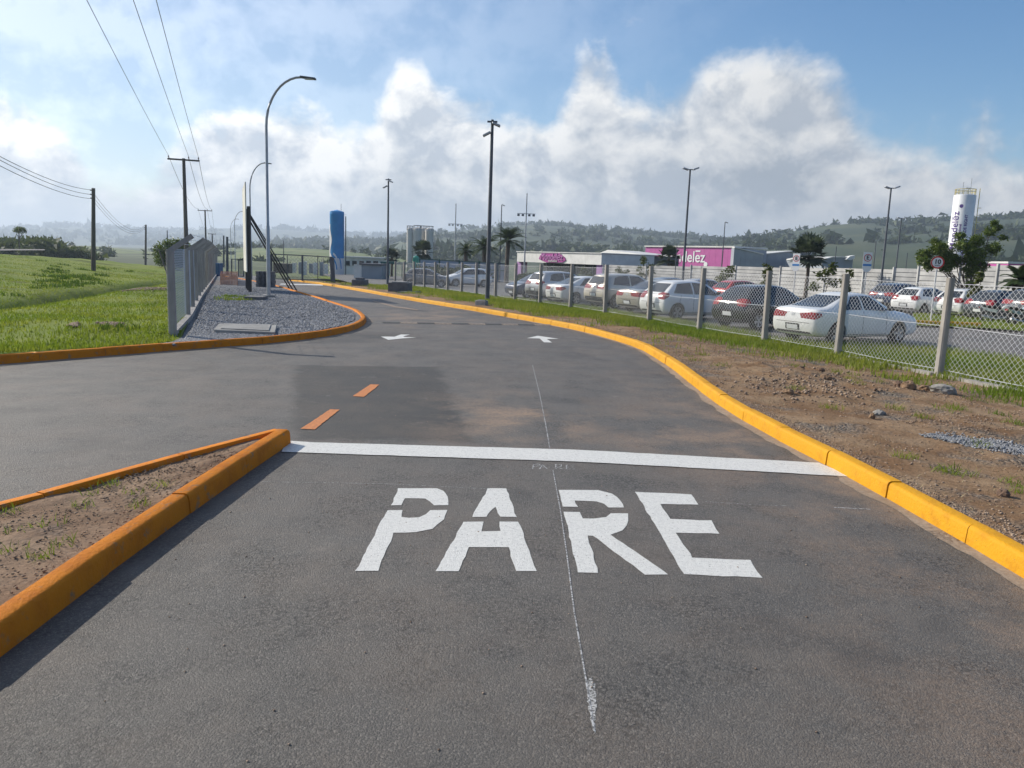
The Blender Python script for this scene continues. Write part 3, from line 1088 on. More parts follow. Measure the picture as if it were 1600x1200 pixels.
def chain_link(p0, p1, h0, h1, pitch, r, parent, mat, name='chain_link_mesh'):
    """woven diagonal wires filling the bay between two posts, each a thin three-sided bar"""
    p0, p1 = Vector(p0), Vector(p1)
    L = Vector((p1.x - p0.x, p1.y - p0.y)).length
    ex = (p1 - p0) / L
    H = h1 - h0
    ez = Vector((0, 0, 1))
    nv = Vector((ex.y, -ex.x, 0)).normalized()
    mb = MB()
    for sgn in (1, -1):
        c = -H
        while c < L + H:
            # line u = c + sgn*v   (v 0..H)
            pts = []
            v0, v1 = 0.0, H
            if sgn > 0:
                v0, v1 = max(v0, -c), min(v1, L - c)
            else:
                v0, v1 = max(v0, c - L), min(v1, c)
            if v1 - v0 > 0.03:
                a = p0 + ex * (c + sgn * v0) + ez * (h0 + v0)
                b = p0 + ex * (c + sgn * v1) + ez * (h0 + v1)
                d = (b - a).normalized()
                s = d.cross(nv).normalized()
                off = nv * (r * 0.9 * sgn)
                ring = [off + nv * r, off + s * r * 0.87 - nv * r * 0.5, off - s * r * 0.87 - nv * r * 0.5]
                mb.add([a + q for q in ring] + [b + q for q in ring], [(0, 1, 4, 3), (1, 2, 5, 4), (2, 0, 3, 5)])
            c += pitch
    return mb.build(name, mat, parent)


def square_post(mb, base_p, top_p, w0, w1, ax):
    a = Vector((ax.x, ax.y, 0)).normalized()
    b = Vector((-a.y, a.x, 0))
    vs = []
    for p, w_ in ((Vector(base_p), w0), (Vector(top_p), w1)):
        k = w_ / 2
        c = k * 0.35
        for s, t in ((-k, -k + c), (-k + c, -k), (k - c, -k), (k, -k + c), (k, k - c), (k - c, k), (-k + c, k), (-k, k - c)):
            vs.append(p + a * s + b * t)
    mb.add(vs, [(j, (j + 1) % 8, 8 + (j + 1) % 8, 8 + j) for j in range(8)] + [tuple(range(7, -1, -1)), tuple(range(8, 16))])


fr = empty('chain_link_fence', FR_POSTS[3], 0, 'chain link fence on pale concrete posts between road verge and car park', 'fence')
for i, p in enumerate(FR_POSTS):
    mb = MB()
    q = FR_POSTS[min(i + 1, len(FR_POSTS) - 1)]
    ax = (q - FR_POSTS[max(i - 1, 0)])
    lean = Vector((rng.uniform(-0.03, 0.03), rng.uniform(-0.03, 0.03), 0))
    square_post(mb, p - Vector((0, 0, 0.3)), p + Vector((0, 0, 1.98)) + lean, 0.15, 0.135, ax)
    mb.build('post', M_POST, fr)
for i in range(len(FR_POSTS) - 1):
    a, b = FR_POSTS[i], FR_POSTS[i + 1]
    n = Vector((b.y - a.y, a.x - b.x, 0)).normalized() * 0.075
    a2, b2 = a + n, b + n
    near = i < 12
    chain_link(a2, b2, 0.03, 1.86, 0.12 if near else 0.16, 0.0027 if near else 0.0030, fr, M_GALV)
    for hgt in (1.87, 1.02, 0.14):
        m1 = a2.lerp(b2, 0.5)
        sag = rng.uniform(0.01, 0.03)
        MB().tube([a2 + Vector((0, 0, hgt)), m1 + Vector((0, 0, hgt - sag)), b2 + Vector((0, 0, hgt))], 0.0055, 4, False).build('tension_wire', M_GALV, fr)
    # low mortar footing between posts, broken here and there
    if i not in (1, 5, 9, 13):
        u0, u1 = (0.04, 0.96) if i != 6 else (0.3, 0.8)
        aa, bb = a.lerp(b, u0), a.lerp(b, u1)
        MB().beam(aa + Vector((0, 0, -0.02)), bb + Vector((0, 0, -0.02)), 0.16, 0.16).build('footing', M_POST, fr)

fl = empty('chain_link_fence', (xF(16.8), 16.8, 0.1), 0, 'tall chain link fence with cranked concrete posts along the left gravel bed', 'fence')
LP = []
yy = 16.8
k = 0
while yy < 84:
    LP.append(Vector((xF(yy) - (0.13 if yy < 17 else 0), yy, base(yy) + 0.1)))
    yy += 4.2 if yy < 17 else 2.9
for i, p in enumerate(LP):
    mb = MB()
    wpost = 0.16 if i == 0 else 0.105
    ax = Vector((-0.366, 1, 0))
    top = p + Vector((0, 0, 1.86))
    square_post(mb, p - Vector((0, 0, 0.3)), top, wpost, wpost * 0.92, ax)
    mb.build('post', M_POSTD, fl)
    tip = top + Vector((0.42, 0.15, 0.30))
    MB().beam(top + Vector((-0.03, -0.01, -0.05)), tip, wpost * 0.62, wpost * 0.68).build('cranked_arm', M_POSTD, fl)
for i in range(len(LP) - 1):
    a, b = LP[i], LP[i + 1]
    n = Vector((-0.09, -0.03, 0))
    chain_link(a + n, b + n, 0.05, 1.86, 0.12 if i < 8 else 0.2, 0.0026, fl, M_GALV)
    for t in (0.25, 0.6, 0.95):
        o_ = Vector((0.42, 0.15, 0.30)) * t + Vector((0, 0, 1.90))
        MB().tube([a + o_, b + o_], 0.005, 4, False).build('barbed_wire', M_GALV, fl)
    MB().beam(a + Vector((0.02, 0, 0.03)), b + Vector((0.02, 0, 0.03)), 0.14, 0.2).build('footing', M_POSTD, fl)

# ================================================================== POLES, LINES, LAMPS
M_POLE = material('weathered_pole', (0.155, 0.14, 0.13), (0.10, 0.09, 0.085), 2, 0.95, bump=0.4, bscale=20, stretch=(1, 1, 0.15))
M_POLEC = material('concrete_pole', (0.20, 0.195, 0.19), (0.14, 0.135, 0.13), 2, 0.95, stretch=(1, 1, 0.15))
M_STEEL = material('galvanised_steel', (0.40, 0.42, 0.45), (0.32, 0.34, 0.37), 2, 0.45, metal=0.6)
M_STEELD = material('dark_steel', (0.10, 0.115, 0.14), (0.075, 0.085, 0.10), 3, 0.6, metal=0.2)
M_BLACK = material('black_paint', (0.022, 0.022, 0.024), (0.035, 0.033, 0.032), 4, 0.6)
M_LINE = material('cable', (0.07, 0.075, 0.08), None, rough=0.7)
M_GLASSL = material('lamp_lens', (0.55, 0.57, 0.6), None, rough=0.2)
M_PORC = material('porcelain', (0.12, 0.09, 0.08), None, rough=0.3)

PD = Vector((0.33, -0.944, 0))                 # direction of the power line towards the camera
XD = Vector((0.944, 0.33, 0))                  # along the crossarms
P1 = DP(287, 250, 61)
poles = []
specs = [(287, 247.5, 61, 'tall pole with crossarm standing behind the left chain link fence'),
         (320.3, 328, 132, 'second crossarm pole of the line, smaller, right of the tall one'),
         (331.4, 365, 250, 'third crossarm pole of the line, far off'),
         (336.8, 385, 420, 'smallest crossarm pole at the far end of the line')]
for px, py, D, lab in specs:
    T = DP(px, py, D)
    zb = max(base(T.y) - 1.5, fz(T.x, T.y) - 0.2) if T.y < 100 else -3.2
    root = empty('power_pole', (T.x, T.y, zb), 0, lab, 'power pole', 'crossarm power poles')
    MB().tube([(T.x, T.y, zb - 0.3), (T.x, T.y, T.z)], [0.19, 0.115] if D < 200 else [0.28, 0.2], 10).build('shaft', M_POLE, root, smooth=True)
    sc_ = 1.0 if D < 200 else 1.4
    c = Vector((T.x, T.y, T.z - 0.12))
    MB().beam(c - XD * 1.13 + PD * 0.13, c + XD * 1.13 + PD * 0.13, 0.09 * sc_, 0.12 * sc_).build('crossarm', M_POLE, root)
    ins = []
    for u in (-1.05, 0.36, 1.05):
        q = c + XD * u + PD * 0.13
        MB().lathe([(0.02, 0.05), (0.02, 0.14), (0.055, 0.14), (0.05, 0.2), (0.035, 0.22), (0.03, 0.27)], 8, q).build('insulator', M_PORC, root)
        ins.append(q + Vector((0, 0, 0.26)))
    poles.append(ins)


def wire(a, b, sag, r, n=14):
    pts = [a.lerp(b, t / n) + Vector((0, 0, -sag * 4 * (t / n) * (1 - t / n))) for t in range(n + 1)]
    return pts


P0 = [Vector((-2.5, -2.0, 11.0)) + XD * u for u in (-1.05, 0.36, 1.05)]
nm = ['left', 'middle', 'right']
for j in range(3):
    pts = [P0[j] + (P0[j] - poles[0][j]) * 0.5] + wire(P0[j], poles[0][j], 0.3, 0)
    for s in range(3):
        pts += wire(poles[s][j], poles[s + 1][j], 1.0 + 0.3 * s, 0)[1:]
    mb = MB()
    mb.tube(pts, [0.012] * 16 + [0.017] * (len(pts) - 16), 4, False)
    tag(mb.build('power_line', M_LINE), '%s of the three power lines strung over the tall crossarm poles' % nm[j], 'cable', 'power lines')

# plain poles on the field
fieldpoles = []
for px, pt, pb, D, lab in ((145.5, 294, 419, 58, 'thick bare pole standing on the grass mound'),
                           (227.5, 351, 406, 120, 'thinner pole farther back on the grass, right of the thick one')):
    T = DP(px + 0.5, pt, D)
    B_ = DP(px - 0.5, pb, D)
    root = empty('telephone_pole', (B_.x, B_.y, B_.z), 0, lab, 'pole', 'bare poles on the field')
    MB().tube([(B_.x, B_.y, B_.z - 0.9), (T.x, T.y, T.z)], [0.17, 0.12], 10).build('shaft', M_POLE, root, smooth=True)
    br = MB()
    for dz in (0.05, 0.35, 0.62):
        br.box((T.x - 0.17, T.y - 0.05, T.z - 0.1 - dz), (0.12, 0.06, 0.08))
    br.build('bracket', M_STEELD, root)
    fieldpoles.append(T)
T1, T2 = fieldpoles
for j, (e, dz) in enumerate(((236, -0.12), (241, -0.45), (251, -0.75))):
    E = DP(-60, e - 24, 26)
    pts = wire(E, T1 + Vector((-0.18, 0, dz)), 0.35, 0) + wire(T1 + Vector((-0.18, 0, dz)), T2 + Vector((-0.1, 0, dz * 0.6)), 1.6, 0)[1:]
    tag(MB().tube(pts, 0.014, 4, False).build('telephone_cable', M_LINE), '%s cable between the bare poles on the field' % ('upper', 'middle', 'lower')[j], 'cable', 'cables on the bare poles')
for px, pt, pb, D, lab in ((261.3, 360, 385, 210, 'short distant pole above the round bush'), (349.5, 368, 412, 130, 'dark thin pole left of the far street lamps'),
                           (355, 370, 428, 84, 'thick dark post beside the orange mesh barrier')):
    T, B_ = DP(px, pt, D), DP(px, pb, D)
    tag(MB().tube([B_ - Vector((0, 0, 0.6)), T], [0.16, 0.12], 8).build('pole', M_STEELD), lab, 'pole')
lp = G(262, 431, 0.2)
tag(MB().tube([lp, lp + Vector((-0.75, 0.3, 2.0))], 0.05, 6).build('leaning_stake', M_POLE), 'thin stake leaning over in the ditch before the bush', 'stake')


def street_lamp(px, py, D, topy, reach, label, base_block=True):
    B_ = G(px, py, 0.1) if D is None else DP(px, py, D)
    D_ = B_.y
    zt = DP(px + 5, topy, D_).z
    root = empty('street_lamp', B_, 0, label, 'street lamp', 'curved street lamps')
    h = zt - B_.z
    mb = MB()
    mb.tube([B_, B_ + Vector((0, 0, h * 0.33)), B_ + Vector((0, 0, h * 0.335)), B_ + Vector((0, 0, h * 0.78))], [0.085, 0.08, 0.062, 0.055], 10)
    mb.build('shaft', M_STEEL, root, smooth=True)
    arc = [B_ + Vector((0, 0, h * 0.78))]
    for k in range(1, 11):
        a = k / 10 * math.pi / 2
        arc.append(B_ + Vector((reach * 0.72 * (1 - math.cos(a)), 0, h * 0.78 + h * 0.22 * math.sin(a))))
    MB().tube(arc, [0.055 - 0.001 * k for k in range(11)], 8).build('curved_arm', M_STEEL, root, smooth=True)
    e = arc[-1]
    hd = MB()
    hd.beam(e + Vector((-0.05, 0, 0.01)), e + Vector((reach * 0.28, 0, -0.05)), 0.24, 0.07)
    hh = hd.build('lamp_head', M_STEELD, root, bevel=0.015)
    MB().box((e.x + reach * 0.16, e.y, e.z - 0.07), (reach * 0.2, 0.2, 0.015)).build('lens', M_GLASSL, root)
    MB().box(B_ + Vector((0, 0, 0.03)), (0.5, 0.5, 0.16), 0.3).build('footing', M_CONC, root, bevel=0.01)
    return root


street_lamp(420, 465, None, 119, 2.0, 'nearest tall curved street lamp standing on the gravel bed')
street_lamp(393, 440, 66, 254, 1.8, 'second curved street lamp, just behind the billboard')
street_lamp(368, 428, 135, 330, 1.9, 'third curved street lamp seen left of the billboard')
street_lamp(361.5, 424, 180, 342, 2.0, 'smallest far curved street lamp')

# billboard seen edge on
Bn, Bf = G(391, 457, 0.1), G(383.5, 448.5, 0.1)
Bf = Bn + (Bf - Bn).normalized() * 4.6
bb = empty('billboard', Bn, 0, 'tall white billboard seen edge on with dark posts and long braces', 'billboard')
ex = (Bf - Bn).normalized()
nx = Vector((ex.y, -ex.x, 0))
zt = DP(383, 284, Bn.y).z
M_BOARD = material('billboard_panel', (0.62, 0.62, 0.58), (0.50, 0.49, 0.45), 1.2, 0.7)
for k in range(4):
    a = Bn + ex * (0.06 + k * 1.13) - nx * 0.10
    b = Bn + ex * (0.06 + k * 1.13 + 1.12) - nx * 0.10
    MB().add([a + Vector((0, 0, 0.95)), b + Vector((0, 0, 0.95)), b + Vector((0, 0, zt - Bn.z)), a + Vector((0, 0, zt - Bn.z))] +
             [q - nx * 0.05 for q in (a + Vector((0, 0, 0.95)), b + Vector((0, 0, 0.95)), b + Vector((0, 0, zt - Bn.z)), a + Vector((0, 0, zt - Bn.z)))],
             [(0, 1, 2, 3), (7, 6, 5, 4), (0, 4, 5, 1), (1, 5, 6, 2), (2, 6, 7, 3), (3, 7, 4, 0)]).build('panel', M_BOARD, bb)
for k in range(3):
    q = Bn + ex * (0.15 + 2.1 * k)
    MB().beam(q - Vector((0, 0, 0.4)), q + Vector((0, 0, 4.0)), 0.13, 0.13).build('post', M_BLACK, bb)
for (tx, ty, td), (fx, fy_) in (((385.5, 327, 42), (464, 454.5)), ((387.8, 334, 40.2), (457.5, 453)), ((389, 343, 38.4), (452.5, 451.5))):
    MB().beam(DP(tx, ty, td), G(fx, fy_, 0.08), 0.055, 0.055).build('brace', M_BLACK, bb)


def flood_pole(px, topy, D, zoff, label, kind='single', r=0.085, mat=None):
    T = DP(px, topy, D)
    zb = base(D) - 0.1 + zoff
    root = empty('floodlight_pole', (T.x, T.y, zb), 0, label, 'light pole', 'floodlight poles')
    mat = mat or M_STEELD
    rt = r * 0.6
    tz = T.z
    MB().tube([(T.x, T.y, zb - 0.2), (T.x, T.y, tz)], [r, rt], 10).build('shaft', mat, root, smooth=True)
    def lamp(x, z, tilt, rz=0.0):
        hd = MB().box((x, T.y - 0.12, z), (0.42, 0.34, 0.10), rz, tilt).build('floodlight', M_STEEL, root, bevel=0.02)
    if kind == 'single':
        lamp(T.x - 0.26, tz - 0.72, -0.5)
        MB().box((T.x, T.y, tz - 0.1), (0.5, 0.1, 0.08)).build('bracket', M_STEELD, root)
        lamp(T.x + 0.2, tz - 0.25, 0.35)
    elif kind == 'double':
        MB().box((T.x, T.y, tz), (0.7, 0.07, 0.06)).build('bracket', M_STEELD, root)
        lamp(T.x - 0.35, tz + 0.02, 0.3)
        lamp(T.x + 0.38, tz + 0.06, -0.35)
    elif kind == 'cross':
        zc = DP(px, topy + 32, D).z
        MB().box((T.x, T.y, zc), (2.7, 0.1, 0.09)).build('crossarm', mat, root)
        for u in (-1.15, -0.5, 0.45, 1.1):
            MB().box((T.x + u, T.y - 0.1, zc - 0.22), (0.36, 0.3, 0.30)).build('floodlight', M_STEELD if D < 140 else M_STEEL, root, bevel=0.04)
    elif kind == 'small':
        lamp(T.x + 0.2, tz - 0.05, 0.4)
    return root


flood_pole(769.5, 187, 40.5, 0, 'tallest dark floodlight pole just behind the fence in the centre', 'single', 0.12)
flood_pole(607, 279, 70, 0, 'dark floodlight pole between the blue tank and the silos', 'single', 0.11)
flood_pole(1078.5, 265, 57, 0, 'floodlight pole in front of the purple warehouse', 'double', 0.10)
flood_pole(1392.5, 294, 62, 0, 'taller twin floodlight pole between parking sign and round sign', 'double', 0.10)
flood_pole(1408.5, 341, 95, 0, 'shorter floodlight pole right behind the taller twin pole', 'double', 0.10)
flood_pole(1133, 347, 118, 0, 'thin light pole before the right end of the purple warehouse', 'small', 0.10)
flood_pole(784, 320, 98, 0, 'thin light mast beside the date palms', 'small', 0.09)
flood_pole(823.5, 302, 118, 0, 'lattice light mast with four lamps before the white fascia', 'cross', 0.13, M_STEEL)
flood_pole(712.5, 318, 150, 0, 'pale light mast with four lamps behind the blue hoarding', 'cross', 0.14, M_STEEL)
flood_pole(1058, 380, 95, 0, 'short thin mast before the fan palm at the purple warehouse', 'none', 0.07)
flood_pole(1307, 385, 90, 0, 'short thin mast right of the silver fan palm', 'none', 0.07)
flood_pole(1369, 377, 80, 0, 'short thin mast beside the right parking sign', 'none', 0.07)
flood_pole(1418, 395, 85, 0, 'short thin mast left of the broad tree', 'none', 0.06)
flood_pole(443, 376, 110, 0, 'thin distant mast behind the steel gate', 'none', 0.08)

# ================================================================== SIGNS
M_SIGNW = material('sign_white', (0.78, 0.79, 0.80), None, rough=0.45)
M_SIGNR = material('sign_red', (0.55, 0.03, 0.03), None, rough=0.45)
M_SIGNK = material('sign_black', (0.02, 0.02, 0.02), None, rough=0.5)
M_SIGNB = material('sign_blue', (0.04, 0.22, 0.55), None, rough=0.45)
M_POLEW = material('sign_pole', (0.55, 0.56, 0.57), None, rough=0.5)


def text_mesh(s, size, thick=0.0, shear=0.0, bold=0.0, align='CENTER'):
    cu = bpy.data.curves.new('text', 'FONT')
    cu.body = s
    cu.size = size
    cu.align_x = align
    cu.align_y = 'CENTER'
    cu.extrude = thick
    cu.offset = bold
    cu.shear = shear
    cu.resolution_u = 3
    to = bpy.data.objects.new('text', cu)
    COL.objects.link(to)
    dg = bpy.context.evaluated_depsgraph_get()
    me = bpy.data.meshes.new_from_object(to.evaluated_get(dg))
    bpy.data.objects.remove(to)
    me.materials.clear()
    return me


def put_text(s, size, root, loc, rz, mat, name='lettering', bold=0.0, thick=0.004, shear=0.0, roll=0.0):
    """text standing upright, facing -Y turned by rz; loc relative to root"""
    me = text_mesh(s, size, thick, shear, bold)
    me.transform(Matrix.Rotation(rz, 4, 'Z') @ Matrix.Rotation(math.pi / 2, 4, 'X') @ Matrix.Rotation(roll, 4, 'Z'))
    o = link_mesh(name, me, root, mat)
    o.location = loc
    return o


def ring(mb, c, r0, r1, y, n=28):
    vs, fs = [], []
    for k in range(n):
        a = 2 * math.pi * k / n
        for r in (r0, r1):
            vs.append((c[0] + r * math.cos(a), y, c[2] + r * math.sin(a)))
    for k in range(n):
        k2 = (k + 1) % n
        fs.append((2 * k, 2 * k + 1, 2 * k2 + 1, 2 * k2))
    mb.add(vs, fs)


def disc(mb, c, r, y, t, n=28):
    pts = [(c[0] + r * math.cos(2 * math.pi * k / n), y, c[2] + r * math.sin(2 * math.pi * k / n)) for k in range(n)]
    mb.prism(pts, (0, t, 0))


def parking_sign(px, top, bot, ground, D, width, label, turn):
    T, Bt = DP(px, top, D), DP(px, bot, D)
    zb = base(D) - 0.1
    h = T.z - Bt.z
    root = empty('parking_sign', (T.x, T.y, zb), turn, label, 'traffic sign', 'parking signs')
    MB().tube([(0, 0.03, -0.1), (0, 0.03, T.z - zb - 0.05)], 0.03, 8).build('pole', M_POLEW, root, world=False)
    w2 = width / 2
    z0, z1 = Bt.z - zb, T.z - zb
    pts = [(-w2, 0, z0 + w2 * 0.8), (-w2 * 0.6, 0, z0 + w2 * 0.18), (0, 0, z0), (w2 * 0.6, 0, z0 + w2 * 0.18), (w2, 0, z0 + w2 * 0.8), (w2, 0, z1), (-w2, 0, z1)]
    MB().prism(pts, (0, 0.012, 0)).build('plate', M_SIGNW, root, world=False)
    zc = z0 + h * 0.72
    mb = MB()
    ring(mb, (0, 0, zc), width * 0.36, width * 0.44, -0.004)
    mb.build('red_ring', M_SIGNR, root, world=False)
    put_text('E', width * 0.66, root, (0, -0.008, zc), 0, M_SIGNK, bold=0.008)
    MB().box((0, -0.004, z0 + h * 0.36), (width * 0.96, 0.006, h * 0.10)).build('blue_band', M_SIGNB, root, world=False)
    return root


parking_sign(1245, 396, 424, 455, 46, 0.42, 'left of two white parking signs with letter E, turned away', rad(-42))
parking_sign(1357, 394, 425.5, 458, 43, 0.46, 'right of two white parking signs with letter E in a ring', rad(-8))
T = DP(1465, 410, 32)
sg = empty('speed_limit_sign', (T.x, T.y, base(T.y) - 0.05), rad(-20), 'round speed sign reading 10 before the broad tree', 'traffic sign')
zc = T.z - sg.location.z
MB().tube([(0, 0.04, -0.1), (0, 0.04, zc + 0.1)], 0.03, 8).build('pole', M_POLEW, sg, world=False)
mb = MB(); disc(mb, (0, 0, zc), 0.25, 0.0, 0.012); mb.build('plate', M_SIGNW, sg, world=False)
mb = MB(); ring(mb, (0, 0, zc), 0.195, 0.25, -0.004); mb.build('red_ring', M_SIGNR, sg, world=False)
put_text('10', 0.25, sg, (0, -0.008, zc + 0.02), 0, M_SIGNK, bold=0.006)
put_text('km/h', 0.09, sg, (0, -0.008, zc - 0.12), 0, M_SIGNK)

# ================================================================== BUILDINGS, TANKS, WALLS
M_PURPLE = material('purple_cladding', (0.47, 0.085, 0.32), (0.42, 0.075, 0.285), 0.6, 0.55)
M_LILAC = material('lilac_render', (0.36, 0.19, 0.42), (0.31, 0.16, 0.37), 1.0, 0.7)
M_LOGO = material('logo_purple', (0.33, 0.035, 0.24), None, rough=0.5)
M_LOGOD = material('logo_violet', (0.09, 0.04, 0.24), None, rough=0.5)
M_LOGOG = material('logo_green', (0.02, 0.16, 0.08), None, rough=0.5)
M_WALLW = material('white_cladding', (0.70, 0.70, 0.68), (0.60, 0.60, 0.58), 0.8, 0.6)
M_WALLG = material('grey_cladding', (0.30, 0.335, 0.38), (0.26, 0.29, 0.335), 0.5, 0.6)
M_WALLD = material('dark_cladding', (0.115, 0.12, 0.14), (0.09, 0.095, 0.11), 0.5, 0.7)
M_ROOFW = material('white_roof', (0.66, 0.66, 0.64), (0.55, 0.55, 0.53), 0.3, 0.6)
M_SLAT = material('precast_wall', (0.50, 0.50, 0.49), (0.36, 0.36, 0.355), 0.8, 0.85)
M_HOARD = material('blue_grey_hoarding', (0.36, 0.43, 0.53), (0.31, 0.38, 0.48), 0.8, 0.55)
M_GREEN = material('green_steel', (0.02, 0.10, 0.085), None, rough=0.6)
M_TEAL = material('teal_plastic', (0.04, 0.33, 0.24), (0.03, 0.26, 0.19), 1.5, 0.5)
M_BLUE = material('tank_blue', (0.028, 0.27, 0.62), (0.024, 0.23, 0.55), 0.8, 0.45)
M_TANKW = material('tank_white', (0.74, 0.75, 0.77), (0.64, 0.65, 0.67), 0.6, 0.45)
M_RAIL = material('railing_yellow', (0.52, 0.44, 0.16), None, rough=0.6)
M_SILO = material('silo_concrete', (0.62, 0.60, 0.56), (0.48, 0.465, 0.43), 0.5, 0.9, stretch=(1, 1, 0.2))
M_DARKG = material('dark_opening', (0.025, 0.027, 0.032), None, rough=0.5)
M_WIN = material('window_glass', (0.03, 0.04, 0.055), None, rough=0.08)


def wall_between(a, b, z0, z1, t, mb):
    a, b = Vector((a.x, a.y, 0)), Vector((b.x, b.y, 0))
    d = (b - a).normalized()
    n = Vector((-d.y, d.x, 0)) * t
    mb.add([a + Vector((0, 0, z0)), b + Vector((0, 0, z0)), b + n + Vector((0, 0, z0)), a + n + Vector((0, 0, z0)),
            a + Vector((0, 0, z1)), b + Vector((0, 0, z1)), b + n + Vector((0, 0, z1)), a + n + Vector((0, 0, z1))],
           [(3, 2, 1, 0), (4, 5, 6, 7), (0, 1, 5, 4), (1, 2, 6, 5), (2, 3, 7, 6), (3, 0, 4, 7)])
    return mb


# ---- entrance building with white fascia (its front looks towards the road, half left)


def facing_root(name, pa, pb, zb, label, cat):
    """Empty at the left end of a front wall; local x runs along the wall to the right, local y goes back"""
    A_, B_ = Vector((pa.x, pa.y, 0)), Vector((pb.x, pb.y, 0))
    d = B_ - A_
    r = empty(name, (A_.x, A_.y, zb), math.atan2(d.y, d.x), label, cat)
    return r, d.length


pa, pb_ = DP(808, 402, 132), DP(940, 403, 113)
zb = base(122) - 0.2
root, W = facing_root('entrance_building', pa, pb_, zb, 'low white entrance building with purple lettering and a dark porch', 'building')
H1 = 3.22 - zb
H0 = 1.62 - zb
for k in range(6):
    MB().box((W * (k + 0.5) / 6, 0.06, (H0 + H1) / 2), (W / 6 - 0.02, 0.12, H1 - H0)).build('fascia_panel', M_WALLW, root, world=False)
MB().box((W / 2, 5.1, (H0 + H1) / 2 - 0.02), (W - 0.06, 9.9, H1 - H0 - 0.06)).build('fascia_core', M_WALLW, root, world=False)
MB().box((W / 2, 5, H1 + 0.05), (W + 0.2, 10.3, 0.12)).build('coping', M_ROOFW, root, world=False)
MB().box((W / 2, 7.0, H0 / 2), (W - 1.0, 4, H0 - 0.06)).build('porch_wall', M_DARKG, root, world=False)
for xx in (-0.4, W - 1.4):
    MB().box((xx + 0.6, 0.9, H0 / 2 - 0.02), (1.3, 1.2, H0)).build('pillar', M_LILAC, root, world=False)
for k in range(10):
    MB().box((1.6 + k * (W - 3.4) / 9, 4.9, H0 / 2), (0.10, 0.08, H0 - 0.2)).build('mullion', M_WALLG, root, world=False)
MB().prism([(W * .50, 8, H1 + .1), (W * 1.0, 8, H1 + .12), (W * .62, 8, H1 + 0.75)], (0, 6, 0)).build('gable_roof', M_ROOFW, root, world=False)
lx, lz = W * .455, (H0 + H1) / 2
hull = [(-3.6, -.25), (-3.3, .25), (-2.7, .62), (-1.6, .66), (0, .66), (1.8, .66), (2.6, .45), (3.4, .1), (3.7, -.3), (3.0, -.62), (0.5, -.75), (-1.6, -.7), (-2.6, -.45)]
MB().prism([(lx + x_, -0.03, lz + z_) for x_, z_ in hull], (0, -0.10, 0)).build('logo_backing', M_LOGO, root, world=False)
M_LOGOL = material('logo_lilac', (0.50, 0.20, 0.45), None, rough=0.5)
put_text('Mondelēz', 1.5, root, (lx, -0.19, lz + .12), 0, M_LOGOL, bold=0.0, thick=0.04, shear=0.1)
put_text('International', 0.46, root, (lx + .4, -0.19, lz - .48), 0, M_WALLW, thick=0.03)

# low dark annexe and white precast wall running to the right
a0 = DP(940, 397, 128)
b0 = DP(1022, 402, 120)
an = empty('annexe_building', (a0.x, a0.y, base(125) - 0.1), 0, 'low dark grey annexe right of the entrance building', 'building')
mb = MB()
wall_between(DP(941, 400, 128), DP(1023, 400, 122), base(125) - 0.1, DP(980, 400, 125).z, 8, mb)
mb.build('wall', M_WALLD, an)
mb = MB()
wall_between(DP(941, 400, 128) - Vector((0, 0.15, 0)), DP(1023, 400, 122) - Vector((0, 0.15, 0)), DP(980, 400, 125).z, DP(980, 398.6, 125).z, 8.3, mb)
mb.build('roof_edge', M_WALLD, an)

# precast wall: each bay is a stack of boards between posts
wl = empty('precast_wall', (0, 0, 0), 0, 'long pale wall of stacked horizontal boards behind the car park', 'wall')
wpts = [(943, 413.5, 108), (1010, 414.5, 101), (1080, 415.2, 95), (1150, 416, 89), (1220, 417, 83), (1290, 417.6, 77), (1350, 419, 72), (1397, 420, 69),
        (1436, 417, 67), (1500, 414.5, 63), (1560, 414, 60), (1620, 413.5, 57), (1700, 412, 54)]
WP = [DP(*p) for p in wpts]
wl.location = (WP[0].x, WP[0].y, base(108) - 0.1)
for i in range(len(WP) - 1):
    a, b = WP[i], WP[i + 1]
    zt = (a.z + b.z) / 2
    zb = base((a.y + b.y) / 2) - 0.15
    n = 8
    for k in range(n):
        z0 = zb + (zt - zb) * k / n
        z1 = zb + (zt - zb) * (k + 1) / n - 0.05
        mb = MB()
        a1, b1 = a.lerp(b, 0.01), a.lerp(b, 0.985)
        wall_between(a1, b1, z0, z1, 0.08, mb)
        mb.build('board', M_SLAT, wl)
    mb = MB()
    wall_between(a.lerp(b, 0.005) + Vector((0, 0.12, 0)), b + Vector((0, 0.12, 0)), zb, zt - 0.06, 0.04, mb)
    mb.build('backing', M_WALLD, wl)
    MB().box((a.x, a.y, (zb + zt) / 2), (0.16, 0.2, zt - zb + 0.1)).build('post', M_SLAT, wl)

# ---- purple warehouse
pa, pb_ = DP(1008, 400, 190), DP(1147, 402, 167)
zb = base(178) - 0.3
pw, W = facing_root('purple_warehouse', pa, pb_, zb, 'purple clad warehouse with large white lettering and white roof edge', 'building')
H = 6.0 - zb
npan = 16
for k in range(npan):
    MB().box((W * (k + .5) / npan, 0.05, H / 2), (W / npan - 0.035, 0.1, H)).build('cladding_panel', M_PURPLE, pw, world=False)
MB().box((W / 2, 5.2, H / 2 - 0.1), (W - 0.1, 10, H - 0.2)).build('wall', M_WALLG, pw, world=False)
MB().box((W / 2, 5, H + 0.15), (W + 0.2, 10.6, 0.32)).build('roof_edge', M_ROOFW, pw, world=False)
TS = 3.9


def text_width(t):
    return max(v.co.x for v in text_mesh(t, TS, align='LEFT').vertices)


